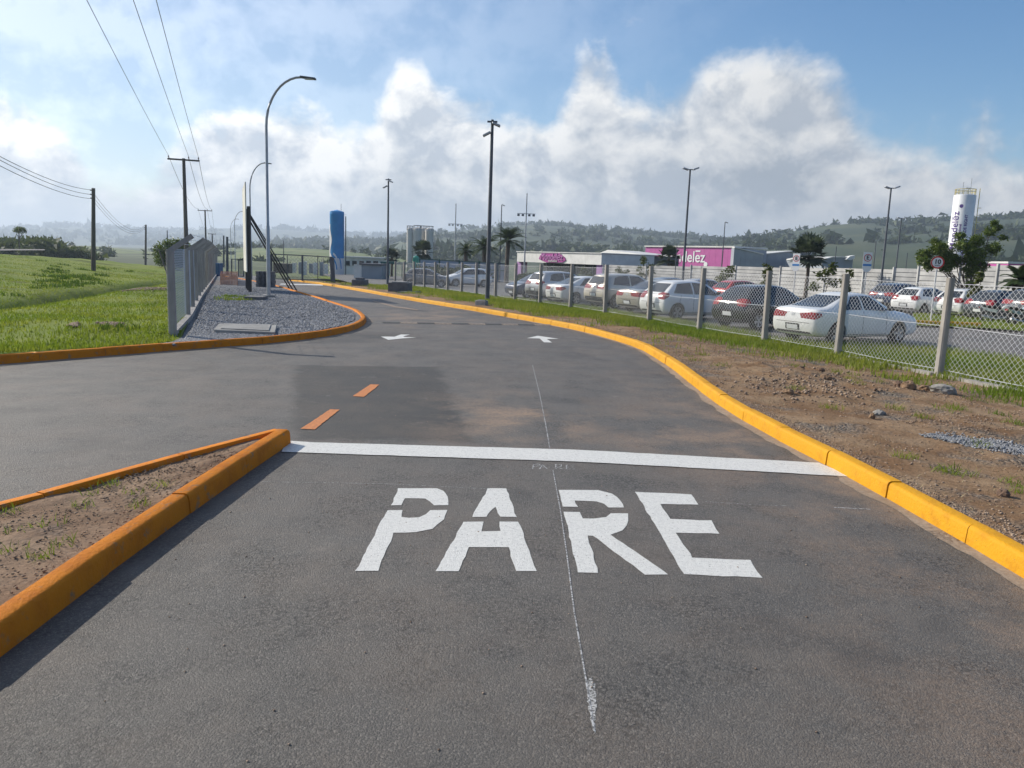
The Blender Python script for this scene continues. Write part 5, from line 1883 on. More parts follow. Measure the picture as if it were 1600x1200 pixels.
# each body: length, half width, rings (x bottom, x mid, x belt, x roof, width, belt width, roof width, z bottom, z mid, z belt, z roof)
BODIES = {
    'sedan': dict(L=4.45, W=0.86, wheels=(0.93, 3.52), R=0.31, rings=[
        (0.10, 0.02, 0.06, 0.10, .80, .74, .62, .30, .60, .93, 1.00), (0.16, 0.10, 0.16, 0.30, .845, .80, .66, .22, .60, .97, 1.035),
        (0.60, 0.58, 0.62, 0.70, .86, .82, .66, .19, .58, .985, 1.055), (0.95, 0.95, 0.95, 1.42, .86, .82, .555, .18, .57, .985, 1.43),
        (1.75, 1.75, 1.72, 1.85, .86, .82, .575, .18, .56, .965, 1.475), (2.45, 2.45, 2.40, 2.35, .86, .82, .58, .18, .56, .94, 1.47),
        (3.05, 3.05, 3.02, 2.72, .86, .81, .545, .18, .55, .915, 1.385), (3.42, 3.42, 3.40, 3.38, .86, .79, .60, .18, .55, .885, .985),
        (4.02, 4.05, 4.02, 4.00, .85, .77, .58, .19, .56, .865, .935), (4.34, 4.40, 4.36, 4.30, .82, .72, .52, .22, .54, .79, .84), (4.38, 4.46, 4.44, 4.42, .74, .66, .46, .27, .50, .70, .74)],
        side=[[(1.16, .99), (1.62, 1.36), (1.92, 1.385), (1.92, 1.0)], [(1.99, 1.0), (1.99, 1.385), (2.42, 1.375), (3.06, .99), (2.9, .965)]],
        rear=[(-.56, 1.05), (-.50, 1.37), (.50, 1.37), (.56, 1.05)], front=[(-.60, 1.0), (-.50, 1.36), (.50, 1.36), (.60, 1.0)],
        tail=[(.44, .74), (.50, .90), (.83, .92), (.85, .80), (.70, .72)], plate_z=.47, badge_z=.83, doors=(1.06, 1.955, 2.95)),
    'hatch': dict(L=3.95, W=0.85, wheels=(0.72, 3.22), R=0.31, rings=[
        (0.12, 0.02, 0.10, 0.62, .78, .72, .52, .32, .60, .98, 1.40), (0.17, 0.08, 0.20, 0.74, .83, .79, .57, .22, .60, .99, 1.46),
        (0.40, 0.38, 0.45, 0.95, .85, .81, .58, .19, .58, .985, 1.495), (0.95, 0.95, 0.95, 1.25, .85, .81, .585, .18, .57, .975, 1.51),
        (1.60, 1.60, 1.58, 1.65, .85, .81, .585, .18, .56, .96, 1.52), (2.20, 2.20, 2.16, 2.08, .85, .81, .58, .18, .56, .94, 1.50),
        (2.72, 2.72, 2.70, 2.42, .85, .80, .55, .18, .55, .92, 1.41), (3.05, 3.05, 3.05, 3.02, .85, .78, .60, .18, .55, .90, 1.0),
        (3.54, 3.56, 3.54, 3.52, .84, .76, .57, .19, .56, .87, .94), (3.85, 3.90, 3.86, 3.80, .81, .71, .51, .22, .54, .79, .85), (3.89, 3.96, 3.94, 3.92, .73, .65, .45, .27, .50, .70, .74)],
        side=[[(.52, 1.03), (.80, 1.38), (1.45, 1.43), (1.45, 1.0)], [(1.52, 1.0), (1.52, 1.43), (2.10, 1.41), (2.74, .99), (2.6, .965)]],
        rear=[(-.56, 1.05), (-.48, 1.38), (.48, 1.38), (.56, 1.05)], front=[(-.60, 1.02), (-.50, 1.40), (.50, 1.40), (.60, 1.02)],
        tail=[(.50, .82), (.54, 1.02), (.78, 1.05), (.85, .92), (.76, .78)], plate_z=.52, badge_z=.90, doors=(.85, 1.485, 2.62)),
    'suv': dict(L=4.35, W=0.90, wheels=(0.82, 3.46), R=0.345, rings=[
        (0.12, 0.02, 0.10, 0.42, .82, .78, .58, .40, .70, 1.08, 1.55), (0.17, 0.08, 0.18, 0.52, .88, .84, .62, .28, .70, 1.10, 1.61),
        (0.42, 0.40, 0.45, 0.80, .90, .86, .63, .25, .68, 1.095, 1.65), (1.0, 1.0, 1.0, 1.25, .90, .86, .635, .24, .67, 1.085, 1.67),
        (1.75, 1.75, 1.73, 1.80, .90, .86, .635, .24, .66, 1.07, 1.675), (2.40, 2.40, 2.38, 2.28, .90, .86, .63, .24, .66, 1.05, 1.65),
        (2.95, 2.95, 2.93, 2.66, .90, .85, .60, .24, .65, 1.03, 1.56), (3.30, 3.30, 3.30, 3.26, .90, .83, .64, .24, .65, 1.01, 1.12),
        (3.88, 3.90, 3.88, 3.86, .885, .79, .58, .25, .64, .94, 1.01), (4.20, 4.26, 4.20, 4.14, .84, .71, .5, .28, .60, .82, .88), (4.26, 4.33, 4.30, 4.26, .74, .62, .42, .34, .56, .72, .76)],
        side=[[(.62, 1.15), (.80, 1.48), (1.05, 1.55), (1.62, 1.58), (1.62, 1.12)], [(1.69, 1.12), (1.69, 1.58), (2.30, 1.55), (2.98, 1.10), (2.85, 1.075)]],
        rear=[(-.60, 1.17), (-.52, 1.52), (.52, 1.52), (.60, 1.17)], front=[(-.63, 1.14), (-.54, 1.54), (.54, 1.54), (.63, 1.14)],
        tail=[(.42, .94), (.48, 1.10), (.84, 1.14), (.90, 1.02), (.72, .92)], plate_z=.66, badge_z=1.02, doors=(.98, 1.655, 2.85))}


def body_mesh(B):
    v, f = [], []
    for (xb, xm, xt, xr, w_, wb, wr, zb, zm, zt, zr) in B['rings']:
        half = [(xb, 0.0, zb), (xb, w_ * .82, zb), (xb * .5 + xm * .5, w_ * .98, zb + .10), (xm, w_, zm), (xt * .6 + xm * .4, w_ * .4 + wb * .62, zm + (zt - zm) * .72), (xt, wb, zt),
                (xr * .88 + xt * .12, wr + (wb - wr) * .12, zr - (zr - zt) * .13), (xr, wr * .72, zr), (xr, 0.0, zr + .012)]
        ring_ = half + [(x, -y, z) for x, y, z in half[-2:0:-1]]
        v += ring_
    m = 16
    n = len(B['rings'])
    for i in range(n - 1):
        for k in range(m):
            k2 = (k + 1) % m
            f.append((i * m + k, i * m + k2, (i + 1) * m + k2, (i + 1) * m + k))
    for i, rev in ((0, False), (n - 1, True)):
        r = [i * m + k for k in range(m)]
        for k in range(1, 8):
            a = (r[k], r[k + 1], r[(m - k - 1) % m], r[(m - k) % m])
            if k == 7:
                a = (r[7], r[8], r[9])
            f.append(a if not rev else a[::-1])
        t0 = (r[0], r[1], r[15])
        f.append(t0 if not rev else t0[::-1])
    me = bpy.data.meshes.new('body')
    me.from_pydata(v, [], f)
    bm = bmesh.new(); bm.from_mesh(me)
    bmesh.ops.recalc_face_normals(bm, faces=bm.faces)
    bm.to_mesh(me); bm.free()
    o = bpy.data.objects.new('tmp', me)
    COL.objects.link(o)
    s = o.modifiers.new('s', 'SUBSURF'); s.levels = s.render_levels = 2
    cuts = []
    for wx in B['wheels']:
        cb = MB()
        r = B['R'] + 0.055
        prof = []
        nseg = 24
        vs = []
        for yy_ in (-1.3, 1.3):
            for k in range(nseg):
                a = 2 * math.pi * k / nseg
                vs.append((wx + r * math.cos(a), yy_, B['R'] + 0.01 + r * math.sin(a)))
        cb.add(vs, [(k, (k + 1) % nseg, nseg + (k + 1) % nseg, nseg + k) for k in range(nseg)] + [tuple(range(nseg)), tuple(range(nseg, 2 * nseg))])
        c = cb.build('cut', M_TRIM)
        cuts.append(c)
        b_ = o.modifiers.new('b', 'BOOLEAN'); b_.operation = 'DIFFERENCE'; b_.object = c; b_.solver = 'EXACT'
    dg = bpy.context.evaluated_depsgraph_get()
    # uncut surface for projecting trim on
    for mo in o.modifiers[1:]:
        mo.show_viewport = False
    dg.update()
    smooth_me = bpy.data.meshes.new_from_object(o.evaluated_get(dg))
    for mo in o.modifiers[1:]:
        mo.show_viewport = True
    dg = bpy.context.evaluated_depsgraph_get(); dg.update()
    cut_me = bpy.data.meshes.new_from_object(o.evaluated_get(dg))
    bvh = BVHTree.FromPolygons([x.co.copy() for x in smooth_me.vertices], [tuple(p.vertices) for p in smooth_me.polygons])
    for c in cuts:
        bpy.data.objects.remove(c)
    bpy.data.objects.remove(o)
    cut_me.materials.clear()
    cut_me.name = 'body'
    cut_me.polygons.foreach_set('use_smooth', [True] * len(cut_me.polygons))
    try:
        cut_me.set_sharp_from_angle(angle=rad(45))
    except Exception:
        pass
    return cut_me, bvh


def patch(bvh, outline, axis, off=0.006, dens=0.07):
    """thin panel draped on the body: outline in the plane seen along the axis ('side' x,z from -y ; 'side2' from +y ; 'rear' y,z ; 'front' y,z ; 'diag' )"""
    O = {'side': (lambda a, b: Vector((a, -3, b)), Vector((0, 1, 0))), 'side2': (lambda a, b: Vector((a, 3, b)), Vector((0, -1, 0))),
         'rear': (lambda a, b: Vector((-3, a, b)), Vector((1, 0, 0))), 'front': (lambda a, b: Vector((9, a, b)), Vector((-1, 0, 0)))}.get(axis)
    if O is None:
        sg = -1 if axis == 'diagr' else 1
        dv = Vector((0.66, -0.75 * sg, 0)).normalized()
        lv = Vector((0.75, 0.66 * sg, 0)).normalized()
        cp = Vector((0.08, 0.72 * sg, 0))
        O = (lambda a, b: cp + lv * a - dv * 3 + Vector((0, 0, b)), dv)
    P = [Vector(p) for p in outline]
    bd = []
    for i, p in enumerate(P):
        q = P[(i + 1) % len(P)]
        n = max(1, int((q - p).length / dens))
        bd += [p.lerp(q, k / n) for k in range(n)]
    nb = len(bd)
    xs, ys = [p.x for p in bd], [p.y for p in bd]
    inner = []
    x = min(xs) + dens
    while x < max(xs):
        y = min(ys) + dens
        while y < max(ys):
            inner.append(Vector((x, y)))
            y += dens
        x += dens
    r = delaunay_2d_cdt(bd + inner, [], [list(range(nb))], 1, 1e-5)
    vs = []
    for v in r[0]:
        o_ = O[0](v.x, v.y)
        hit, nrm, _, _ = bvh.ray_cast(o_, O[1])
        if hit is None:
            hit, nrm, _, _ = bvh.find_nearest(o_ + O[1] * (3 if axis != 'front' else 5))
        if nrm.dot(O[1]) > 0:
            nrm = -nrm
        vs.append(hit + nrm * off)
    mb = MB()
    ok = sorted({i for t in r[2] for i in t})
    ix = {i: k for k, i in enumerate(ok)}
    mb.add([vs[i] for i in ok], [tuple(ix[i] for i in t) for t in r[2]])
    return mb


def seam(bvh, pts, axis, wid=0.012):
    mb = MB()
    for (a, b) in zip(pts, pts[1:]):
        a, b = Vector(a), Vector(b)
        d = (b - a).normalized()
        n = Vector((-d.y, d.x)) * wid / 2
        p = patch(bvh, [a - n, b - n, b + n, a + n], axis, 0.004, 0.1)
        mb.add(p.v, p.f)
    return mb


def wheel_mesh(R):
    t = MB()
    prof = [(R * .66, -.09), (R * .93, -.095), (R, -.06), (R, .06), (R * .93, .095), (R * .66, .09)]
    n = 28
    vs = [(r * math.cos(2 * math.pi * k / n), y, r * math.sin(2 * math.pi * k / n)) for r, y in prof for k in range(n)]
    m = len(prof)
    t.add(vs, [(i * n + k, i * n + (k + 1) % n, ((i + 1) % m) * n + (k + 1) % n, ((i + 1) % m) * n + k) for i in range(m) for k in range(n)])
    rm = MB()
    for s in range(5):
        a = 2 * math.pi * s / 5
        for da in (-0.16, 0.16):
            p0 = Vector((0.04 * math.cos(a), -.075, 0.04 * math.sin(a)))
            p1 = Vector((R * .66 * math.cos(a + da), -.085, R * .66 * math.sin(a + da)))
            rm.beam(p0, p1, 0.035, 0.03, (0, 1, 0))
    vs = [(r * math.cos(2 * math.pi * k / n), y, r * math.sin(2 * math.pi * k / n)) for r, y in ((R * .60, -.07), (R * .68, -.09), (R * .68, -.05)) for k in range(n)]
    rm.add(vs, [(i * n + k, i * n + (k + 1) % n, (i + 1) * n + (k + 1) % n, (i + 1) * n + k) for i in range(2) for k in range(n)])
    vs = [(0.05 * math.cos(2 * math.pi * k / 10), -.095, 0.05 * math.sin(2 * math.pi * k / 10)) for k in range(10)]
    rm.add(vs, [tuple(range(10))])
    bk = MB()
    vs = [(R * .64 * math.cos(2 * math.pi * k / n), -.02, R * .64 * math.sin(2 * math.pi * k / n)) for k in range(n)]
    bk.add(vs, [tuple(range(n))])
    return t, rm, bk


def make_car(kind):
    B = BODIES[kind]
    me, bvh = body_mesh(B)
    root = empty('parked_car')
    body = link_mesh('body', me, root)
    me.materials.append(PAINT['white'])
    W, L, R = B['W'], B['L'], B['R']
    MB().box((L / 2, 0, .32), (L - .5, W * 1.35, .18)).build('underbody', M_TRIM, root, world=False)
    for ax in ('side', 'side2'):
        for out in B['side']:
            patch(bvh, out, ax).build('side_window', M_CGLASS, root, smooth=True, world=False)
        x0, x1, x2 = B['doors']
        sm_ = MB()
        zs_ = .95
        for x in (x1, x2):
            s = seam(bvh, [(x, .30), (x - .02, .62), (x, .96)], ax)
            sm_.add(s.v, s.f)
        s = seam(bvh, [(x0 + .02, .96), (x0 - .06, .72), (x0 + .18, .46)], ax); sm_.add(s.v, s.f)
        s = seam(bvh, [(x0 + .18, .30), (x2, .29)], ax); sm_.add(s.v, s.f)
        sm_.build('door_gap', M_SEAM, root, world=False)
        for x in (x1 - .16, x2 - .95):
            patch(bvh, [(x - .09, .815), (x + .09, .82), (x + .09, .85), (x - .09, .845)], ax, .02).build('door_handle', M_TRIM if kind == 'suv' else M_RIM, root, world=False)
        sg_ = -1 if ax == 'side' else 1
        mm = MB().box((B['side'][1][3][0] - .12, sg_ * (W + .07), B['side'][1][0][1] + .05), (.12, .20, .13))
        mm.build('mirror', M_TRIM, root, world=False, bevel=.03)
    patch(bvh, B['rear'], 'rear').build('rear_window', M_CGLASS, root, smooth=True, world=False)
    patch(bvh, B['front'], 'front').build('windscreen', M_CGLASS, root, smooth=True, world=False)
    for s in (1, -1):
        zt_ = [z for _, z in B['tail']]
        z0_, z1_ = min(zt_), max(zt_)
        w0 = -.34 if kind != 'hatch' else -.22
        patch(bvh, [(w0 + .04, z0_ + .02), (w0, z0_ + (z1_ - z0_) * .75), (-.05, z1_), (.20, z1_ - .02), (.24, (z0_ + z1_) / 2), (.05, z0_)],
              'diagr' if s < 0 else 'diagl', .007, .045).build('tail_lamp', M_TAIL, root, smooth=True, world=False)
        hz_ = B['rings'][-2][9]
        patch(bvh, [(s * .42, hz_ - .06), (s * .46, hz_ + .04), (s * .72, hz_ + .09), (s * .74, hz_ - .02)], 'front', .008, .05).build('head_lamp', M_HEAD, root, smooth=True, world=False)
    pz = B['plate_z']
    patch(bvh, [(-.26, pz - .08), (.26, pz - .08), (.26, pz + .10), (-.26, pz + .10)], 'rear', .006).build('plate_recess', M_TRIM, root, world=False)
    pl = patch(bvh, [(-.20, pz - .065), (.20, pz - .065), (.20, pz + .065), (-.20, pz + .065)], 'rear', .016).build('licence_plate', M_PLATE, root, world=False)
    patch(bvh, [(-.05, B['badge_z'] - .04), (.05, B['badge_z'] - .04), (.06, B['badge_z'] + .02), (0, B['badge_z'] + .05), (-.06, B['badge_z'] + .02)], 'rear', .01).build('badge', M_RIM, root, world=False)
    s = seam(bvh, [(-.62, pz + .14), (.62, pz + .14)], 'rear'); s.build('boot_gap', M_SEAM, root, world=False)
    patch(bvh, [(-.66, .30), (.66, .30), (.60, .36), (-.60, .36)] if kind != 'suv' else [(-.74, .36), (.74, .36), (.70, .56), (-.70, .56)], 'rear', .006).build('bumper_trim', M_TRIM, root, world=False)
    fz_ = .50 if kind != 'suv' else .60
    patch(bvh, [(-.42, fz_ - .12), (.42, fz_ - .12), (.46, fz_ + .06), (-.46, fz_ + .06)], 'front', .008).build('grille', M_TRIM, root, world=False)
    patch(bvh, [(-.20, fz_ - .20), (.20, fz_ - .20), (.20, fz_ - .07), (-.20, fz_ - .07)], 'front', .02).build('licence_plate', M_PLATE, root, world=False)
    t, rm, bk = wheel_mesh(R)
    for wx in B['wheels']:
        for s in (-1, 1):
            wh = empty('wheel')
            wh.parent = root
            wh.location = (wx, s * (W - .10), R)
            wh.rotation_euler = (0, rng.uniform(0, 2), 0) if s < 0 else (0, rng.uniform(0, 2), math.pi)
            for mb, nm_, mt in ((t, 'tyre', M_TYRE), (rm, 'rim', M_RIM), (bk, 'hub_plate', M_RIMD)):
                o = mb.build(nm_, mt, None, smooth=True)
                o.parent = wh
    return root


PROTO = {k: make_car(k) for k in BODIES}
used = set()


def place_car(kind, colour, px, py, head, label, group='cars parked behind the fence', scale=1.0, corner=True):
    if kind in used:
        r = copy_tree(PROTO[kind])
    else:
        r = PROTO[kind]
        used.add(kind)
    B = BODIES[kind]
    for ch in r.children:
        if ch.name.startswith('body'):
            ch.material_slots[0].link = 'OBJECT'
            ch.material_slots[0].material = PAINT[colour]
    h = rad(head)
    P = DP(px, 405 + (px - 800) * 0.0353 + 2.3 * FPX / py, py) if py < 100 else G(px, py, -0.1 + 0.30 * scale)      # py below 100 is a distance in metres
    lat = Vector((-math.sin(h), math.cos(h), 0))
    O_ = P - lat * (B['W'] * 0.95 * scale)
    r.location = (O_.x, O_.y, base(O_.y) - 0.098)
    r.rotation_euler = (0, 0, h)
    r.scale = (scale,) * 3
    tag(r, label, 'car', group)
    return r


def place_front(kind, colour, px, py, head, label, **kw):
    r = place_car(kind, colour, px, py, head, label, **kw)
    h = rad(head)
    P = G(px, py, -0.1)
    O_ = P - Vector((math.cos(h), math.sin(h), 0)) * BODIES[kind]['L']
    r.location = (O_.x, O_.y, base(O_.y) - 0.098)
    return r


place_car('sedan', 'white', 1200, 23.2, 27, 'white sedan parked nearest, at the right end of the front row')
place_car('hatch', 'black', 1106, 27.6, 29, 'black hatchback with red tail lamps beside the nearest white sedan')
place_car('hatch', 'white', 994, 31.2, 27, 'white hatchback between the black hatchback and the champagne sedan')
place_car('sedan', 'champagne', 958, 35, 32, 'champagne sedan squeezed between white hatchback and beige wagon')
place_car('suv', 'beige', 908, 38.5, 30, 'beige sport utility car with dusty rear window')
place_car('sedan', 'white', 849, 41.5, 30, 'white sedan with low boot left of the beige car')
place_car('suv', 'silver', 817, 44.5, 33, 'silver sport utility car left of the low white sedan')
place_front('hatch', 'navy', 797, 464.5, 212, 'dark car facing the road, leftmost of the front row')
place_car('hatch', 'grey', 630, 66, 4, 'dark grey car seen side on behind the far fence posts', 'cars parked farther back')
place_car('suv', 'white', 770, 444, 200, 'white sport utility car facing right in front of the hoarding', 'cars parked farther back')
place_car('hatch', 'blue', 1002, 53, 25, 'blue grey car whose roof shows above the champagne sedan', 'cars parked farther back')
place_car('hatch', 'silver', 1050, 50, 25, 'silver car whose roof shows above the white hatchback', 'cars parked farther back')
place_car('hatch', 'red', 1104, 47, 25, 'red hatchback showing above the black hatchback', 'cars parked farther back')
place_car('suv', 'navy', 1352, 46.5, 28, 'navy car half hidden behind the nearest white sedan', 'cars in the back row')
place_car('hatch', 'white', 1388, 44, 28, 'white hatchback in the back row left of the round speed sign', 'cars in the back row')
place_car('hatch', 'white', 1452, 41.5, 28, 'white hatchback in the back row behind the sign pole', 'cars in the back row')
place_car('hatch', 'dark', 1500, 39, 20, 'dark hatchback in the back row behind the tree trunk', 'cars in the back row')
place_car('suv', 'dark', 1556, 36.5, 14, 'dark sport utility car behind the motorcycles at the right edge', 'cars in the back row')

# ---- motorcycles


def motorcycle(px, py, head, colour, label):
    r = empty('motorcycle', G(px, py, -0.09), rad(head), label, 'motorcycle', 'motorcycles parked in the car park')
    mt = material('bike_' + colour, {'white': (0.70, 0.70, 0.69), 'teal': (0.30, 0.38, 0.40)}[colour], None, rough=0.3, coat=0.5)
    for x in (0.0, 1.28):
        wr = 0.29
        vs, fs = [], []
        n, m = 24, 8
        for i in range(n):
            a = 2 * math.pi * i / n
            for j in range(m):
                b = 2 * math.pi * j / m
                q = wr - .045 + .05 * math.cos(b)
                vs.append((x + q * math.cos(a), .05 * math.sin(b), wr + .01 + q * math.sin(a)))
        fs = [(i * m + j, ((i + 1) % n) * m + j, ((i + 1) % n) * m + (j + 1) % m, i * m + (j + 1) % m) for i in range(n) for j in range(m)]
        wh = MB().add(vs, fs).build('wheel', M_TYRE, r, smooth=True, world=False)
        sp = MB()
        for k in range(5):
            a = 2 * math.pi * k / 5
            sp.tube([(x, 0, .30), (x + .23 * math.cos(a), 0, .30 + .23 * math.sin(a))], .014, 5)
        sp.tube([(x, -.07, .30), (x, .07, .30)], .05, 8)
        sp.build('rim', M_RIM, r, world=False)
    MB().tube([(1.28, .07, .30), (1.06, .07, .92)], .026, 6).build('fork', M_RIM, r, world=False)
    MB().tube([(1.28, -.07, .30), (1.06, -.07, .92)], .026, 6).build('fork', M_RIM, r, world=False)
    MB().tube([(1.0, -.34, 1.02), (1.06, -.15, .98), (1.06, .15, .98), (1.0, .34, 1.02)], .016, 6).build('handlebar', M_TRIM, r, world=False)
    MB().add([(x, y, z) for x, z, w_ in ((.50, .70, .10), (.62, .84, .15), (.86, .88, .15), (1.02, .80, .08), (.95, .62, .10), (.60, .60, .12)) for y in (-w_, w_)],
             [(0, 2, 4, 6, 8, 10), (11, 9, 7, 5, 3, 1)] + [(2 * i, 2 * i + 1, (2 * i + 3) % 12, (2 * i + 2) % 12) for i in range(6)]).build('fuel_tank', mt, r, smooth=True, world=False, bevel=.015)
    MB().add([(x, y, z) for x, z, w_ in ((-.28, .86, .08), (.10, .80, .13), (.52, .74, .11), (.52, .66, .11), (.05, .68, .12), (-.25, .78, .07)) for y in (-w_, w_)],
             [(0, 2, 4, 6, 8, 10), (11, 9, 7, 5, 3, 1)] + [(2 * i, 2 * i + 1, (2 * i + 3) % 12, (2 * i + 2) % 12) for i in range(6)]).build('seat', M_TRIM, r, smooth=True, world=False, bevel=.015)
    MB().add([(x, y, z) for x, z, w_ in ((-.34, .78, .06), (-.05, .70, .10), (.40, .64, .11), (.34, .50, .10), (-.05, .58, .09)) for y in (-w_, w_)],
             [(0, 2, 4, 6, 8), (9, 7, 5, 3, 1)] + [(2 * i, 2 * i + 1, (2 * i + 3) % 10, (2 * i + 2) % 10) for i in range(5)]).build('tail_fairing', mt, r, smooth=True, world=False)
    MB().box((.60, 0, .42), (.42, .26, .32)).build('engine', M_RIMD, r, world=False, bevel=.04)
    MB().tube([(.75, -.14, .32), (.35, -.16, .24), (-.25, -.17, .34)], [.03, .035, .05], 8).build('exhaust', M_RIM, r, world=False, smooth=True)
    MB().beam((.0, .07, .30), (.55, .08, .40), .04, .05).build('swing_arm', M_RIM, r, world=False)
    MB().lathe([(.02, 0), (.10, .02), (.10, .10), (.04, .14)], 12, (1.14, 0, .84)).build('head_lamp', M_HEAD, r, world=False)
    pts = [(1.28 + .33 * math.cos(a), 0, .30 + .33 * math.sin(a)) for a in [rad(30 + 15 * k) for k in range(8)]]
    MB().tube(pts, .03, 5).build('mudguard', mt, r, world=False)
    MB().box((-.36, 0, .72), (.05, .14, .08)).build('tail_lamp', M_TAIL, r, world=False)
    for s in (-1, 1):
        MB().tube([(1.02, s * .26, 1.0), (.98, s * .34, 1.18)], .01, 5).build('mirror_stem', M_TRIM, r, world=False)
        MB().box((.98, s * .34, 1.2), (.03, .11, .07)).build('mirror', M_TRIM, r, world=False)
    return r


motorcycle(1541, 505, -25, 'white', 'white motorcycle lying low at the end of the orange kerb')
motorcycle(1580, 510, 15, 'teal', 'grey green motorcycle cut by the right edge of the picture')

# ================================================================== VEGETATION


def blades(pts, h, wd, lean=0.5):
    """pts (n,3): one bent two-triangle blade at each"""
    n = len(pts)
    a = nrg.uniform(0, 2 * np.pi, n)
    hh = nrg.uniform(h[0], h[1], n)
    ww = wd * nrg.uniform(0.6, 1.3, n)
    side = np.stack([np.cos(a), np.sin(a), np.zeros(n)], 1) * ww[:, None] * 0.5
    b = nrg.uniform(0, 2 * np.pi, n)
    ln = np.stack([np.cos(b), np.sin(b), np.zeros(n)], 1) * (hh * nrg.uniform(0.1, lean, n))[:, None]
    up = np.zeros((n, 3)); up[:, 2] = hh
    p0, p1 = pts - side, pts + side
    m0, m1 = pts + up * 0.55 + ln * 0.35 - side * 0.8, pts + up * 0.55 + ln * 0.35 + side * 0.8
    tip = pts + up + ln
    v = np.stack([p0, p1, m1, m0, tip], 1).reshape(-1, 3)
    i = np.arange(n)[:, None] * 5
    f = np.concatenate([i + [0, 1, 2], i + [0, 2, 3], i + [3, 2, 4]])
    return v, f


def scatter(n, sampler, zf, dens=None):
    out = []
    while len(out) < n:
        x, y = sampler()
        if dens is None or rng.random() < dens(x, y):
            out.append((x, y, zf(x, y)))
    return np.array(out)


def grass_obj(name, pts, h, wd, mat, label=None, lean=0.6):
    v, f = blades(pts, h, wd, lean)
    o = link_mesh(name, np_mesh(name, v, f), None, mat)
    return tag(o, label, 'grass' if label else None, None, 'stuff')


def tuft_pts(centres, per, rad_, zf):
    out = []
    for (x, y) in centres:
        k = rng.randint(int(per * 0.5), int(per * 1.4))
        for _ in range(k):
            a, r = rng.uniform(0, 6.28), rad_ * math.sqrt(rng.random())
            xx, yy_ = x + r * math.cos(a), y + r * math.sin(a)
            out.append((xx, yy_, zf(xx, yy_)))
    return np.array(out)


# field grass, thick near the kerb and thinning in size with distance
def s_field():
    t = rng.random() ** 2.2
    y = 9.5 + 62 * t
    b_ = x_field(y) - 0.05
    w_ = 4 + 0.62 * y
    return b_ - w_ * rng.random() ** 1.15, y


gp_ = scatter(120000, s_field, fz, lambda x, y: 0.35 + 0.65 * (fbm(x, y, 0.5, 21) > -0.25))
grass_obj('field_grass', gp_, (0.03, 0.10), 0.024, M_BLADE, 'short bright green grass covering the field on the left')
far_ = gp_[gp_[:, 1] > 24][:26000]
M_WEED = leaf_material('weed_leaf', (0.07, 0.135, 0.018), (0.11, 0.175, 0.03), 0.6, 0.3)
cen = []
for _ in range(60):
    q = G(rng.gauss(120, 32), rng.gauss(428, 5), 0.45)
    cen.append((q.x, q.y))
for _ in range(12):
    x, y = s_field()
    cen.append((x, y))
grass_obj('field_weeds', tuft_pts(cen, 50, 0.45, fz), (0.05, 0.20), 0.045, M_WEED, 'taller dark weeds in patches on the grass mound')
# dry clods in the field
M_CLOD = material('earth_clod', (0.13, 0.08, 0.055), (0.19, 0.125, 0.085), 6, 0.95, bump=0.6, bscale=20)

# verge grass: dense along the fence, tufts on the soil
def s_verge():
    y = 12 + 50 * rng.random() ** 1.5
    a, b = xR(y) + 0.3, xFR(y) + 0.1
    return a + (b - a) * (1 - rng.random() ** 1.7 * 1.0), y


def d_verge(x, y):
    a, b = xR(y), xFR(y)
    t = (x - a) / (b - a)
    n = fbm(x, y, 0.55, 31)
    return max(0.0, min(1.0, 1.4 * sm((y - 16) / 10) * sm((t - 0.22) * 2.5 + n * 1.3) + 0.55 * sm((t - .72) * 5 + n * 2)))


grass_obj('verge_grass', scatter(60000, s_verge, vz, d_verge), (0.05, 0.17), 0.018, M_BLADE, 'green grass growing along the foot of the right fence')
cen = []
for px, py in ((1250, 612), (1300, 640), (1330, 600), (1415, 720), (1480, 745), (1560, 640), (1590, 660), (1590, 780), (1585, 765), (1450, 650), (1500, 640), (1080, 565), (1095, 560),
               (1120, 575), (1150, 545), (1390, 640), (1475, 640), (1495, 635), (1530, 700), (1240, 575), (1200, 560), (1310, 585), (1340, 590), (1365, 598), (1500, 750), (1530, 625), (1560, 618)):
    for _ in range(2):
        q = G(px + rng.uniform(-12, 12), py + rng.uniform(-4, 4), 0.05)
        cen.append((q.x, q.y))
grass_obj('verge_tufts', tuft_pts(cen, 30, 0.13, vz), (0.02, 0.10), 0.008, M_BLADE, 'scattered grass tufts on the bare verge soil', 1.5)


def s_lawn():
    y = 8 + 46 * rng.random() ** 1.6
    a = xFR(y) + 0.1
    b = a + 9 if y < 28 else a + 3.5
    return a + (b - a) * rng.random(), y


def d_lawn(x, y):
    return 0.0 if (y > PK[0].y and x > xPK(y) - 0.05) else 1.0


grass_obj('lawn_grass', scatter(60000, s_lawn, lambda x, y: base(y) - 0.115, d_lawn), (0.07, 0.25), 0.02, M_BLADE, 'lawn grass between the right fence and the parked cars')


def s_isl():
    u, v_ = rng.random(), rng.random()
    a = ISL[0].lerp(ISL[2], u)
    b = ISL[4].lerp(ISL[3], u)
    q = a.lerp(b, 0.04 + 0.94 * v_)
    return q.x, q.y


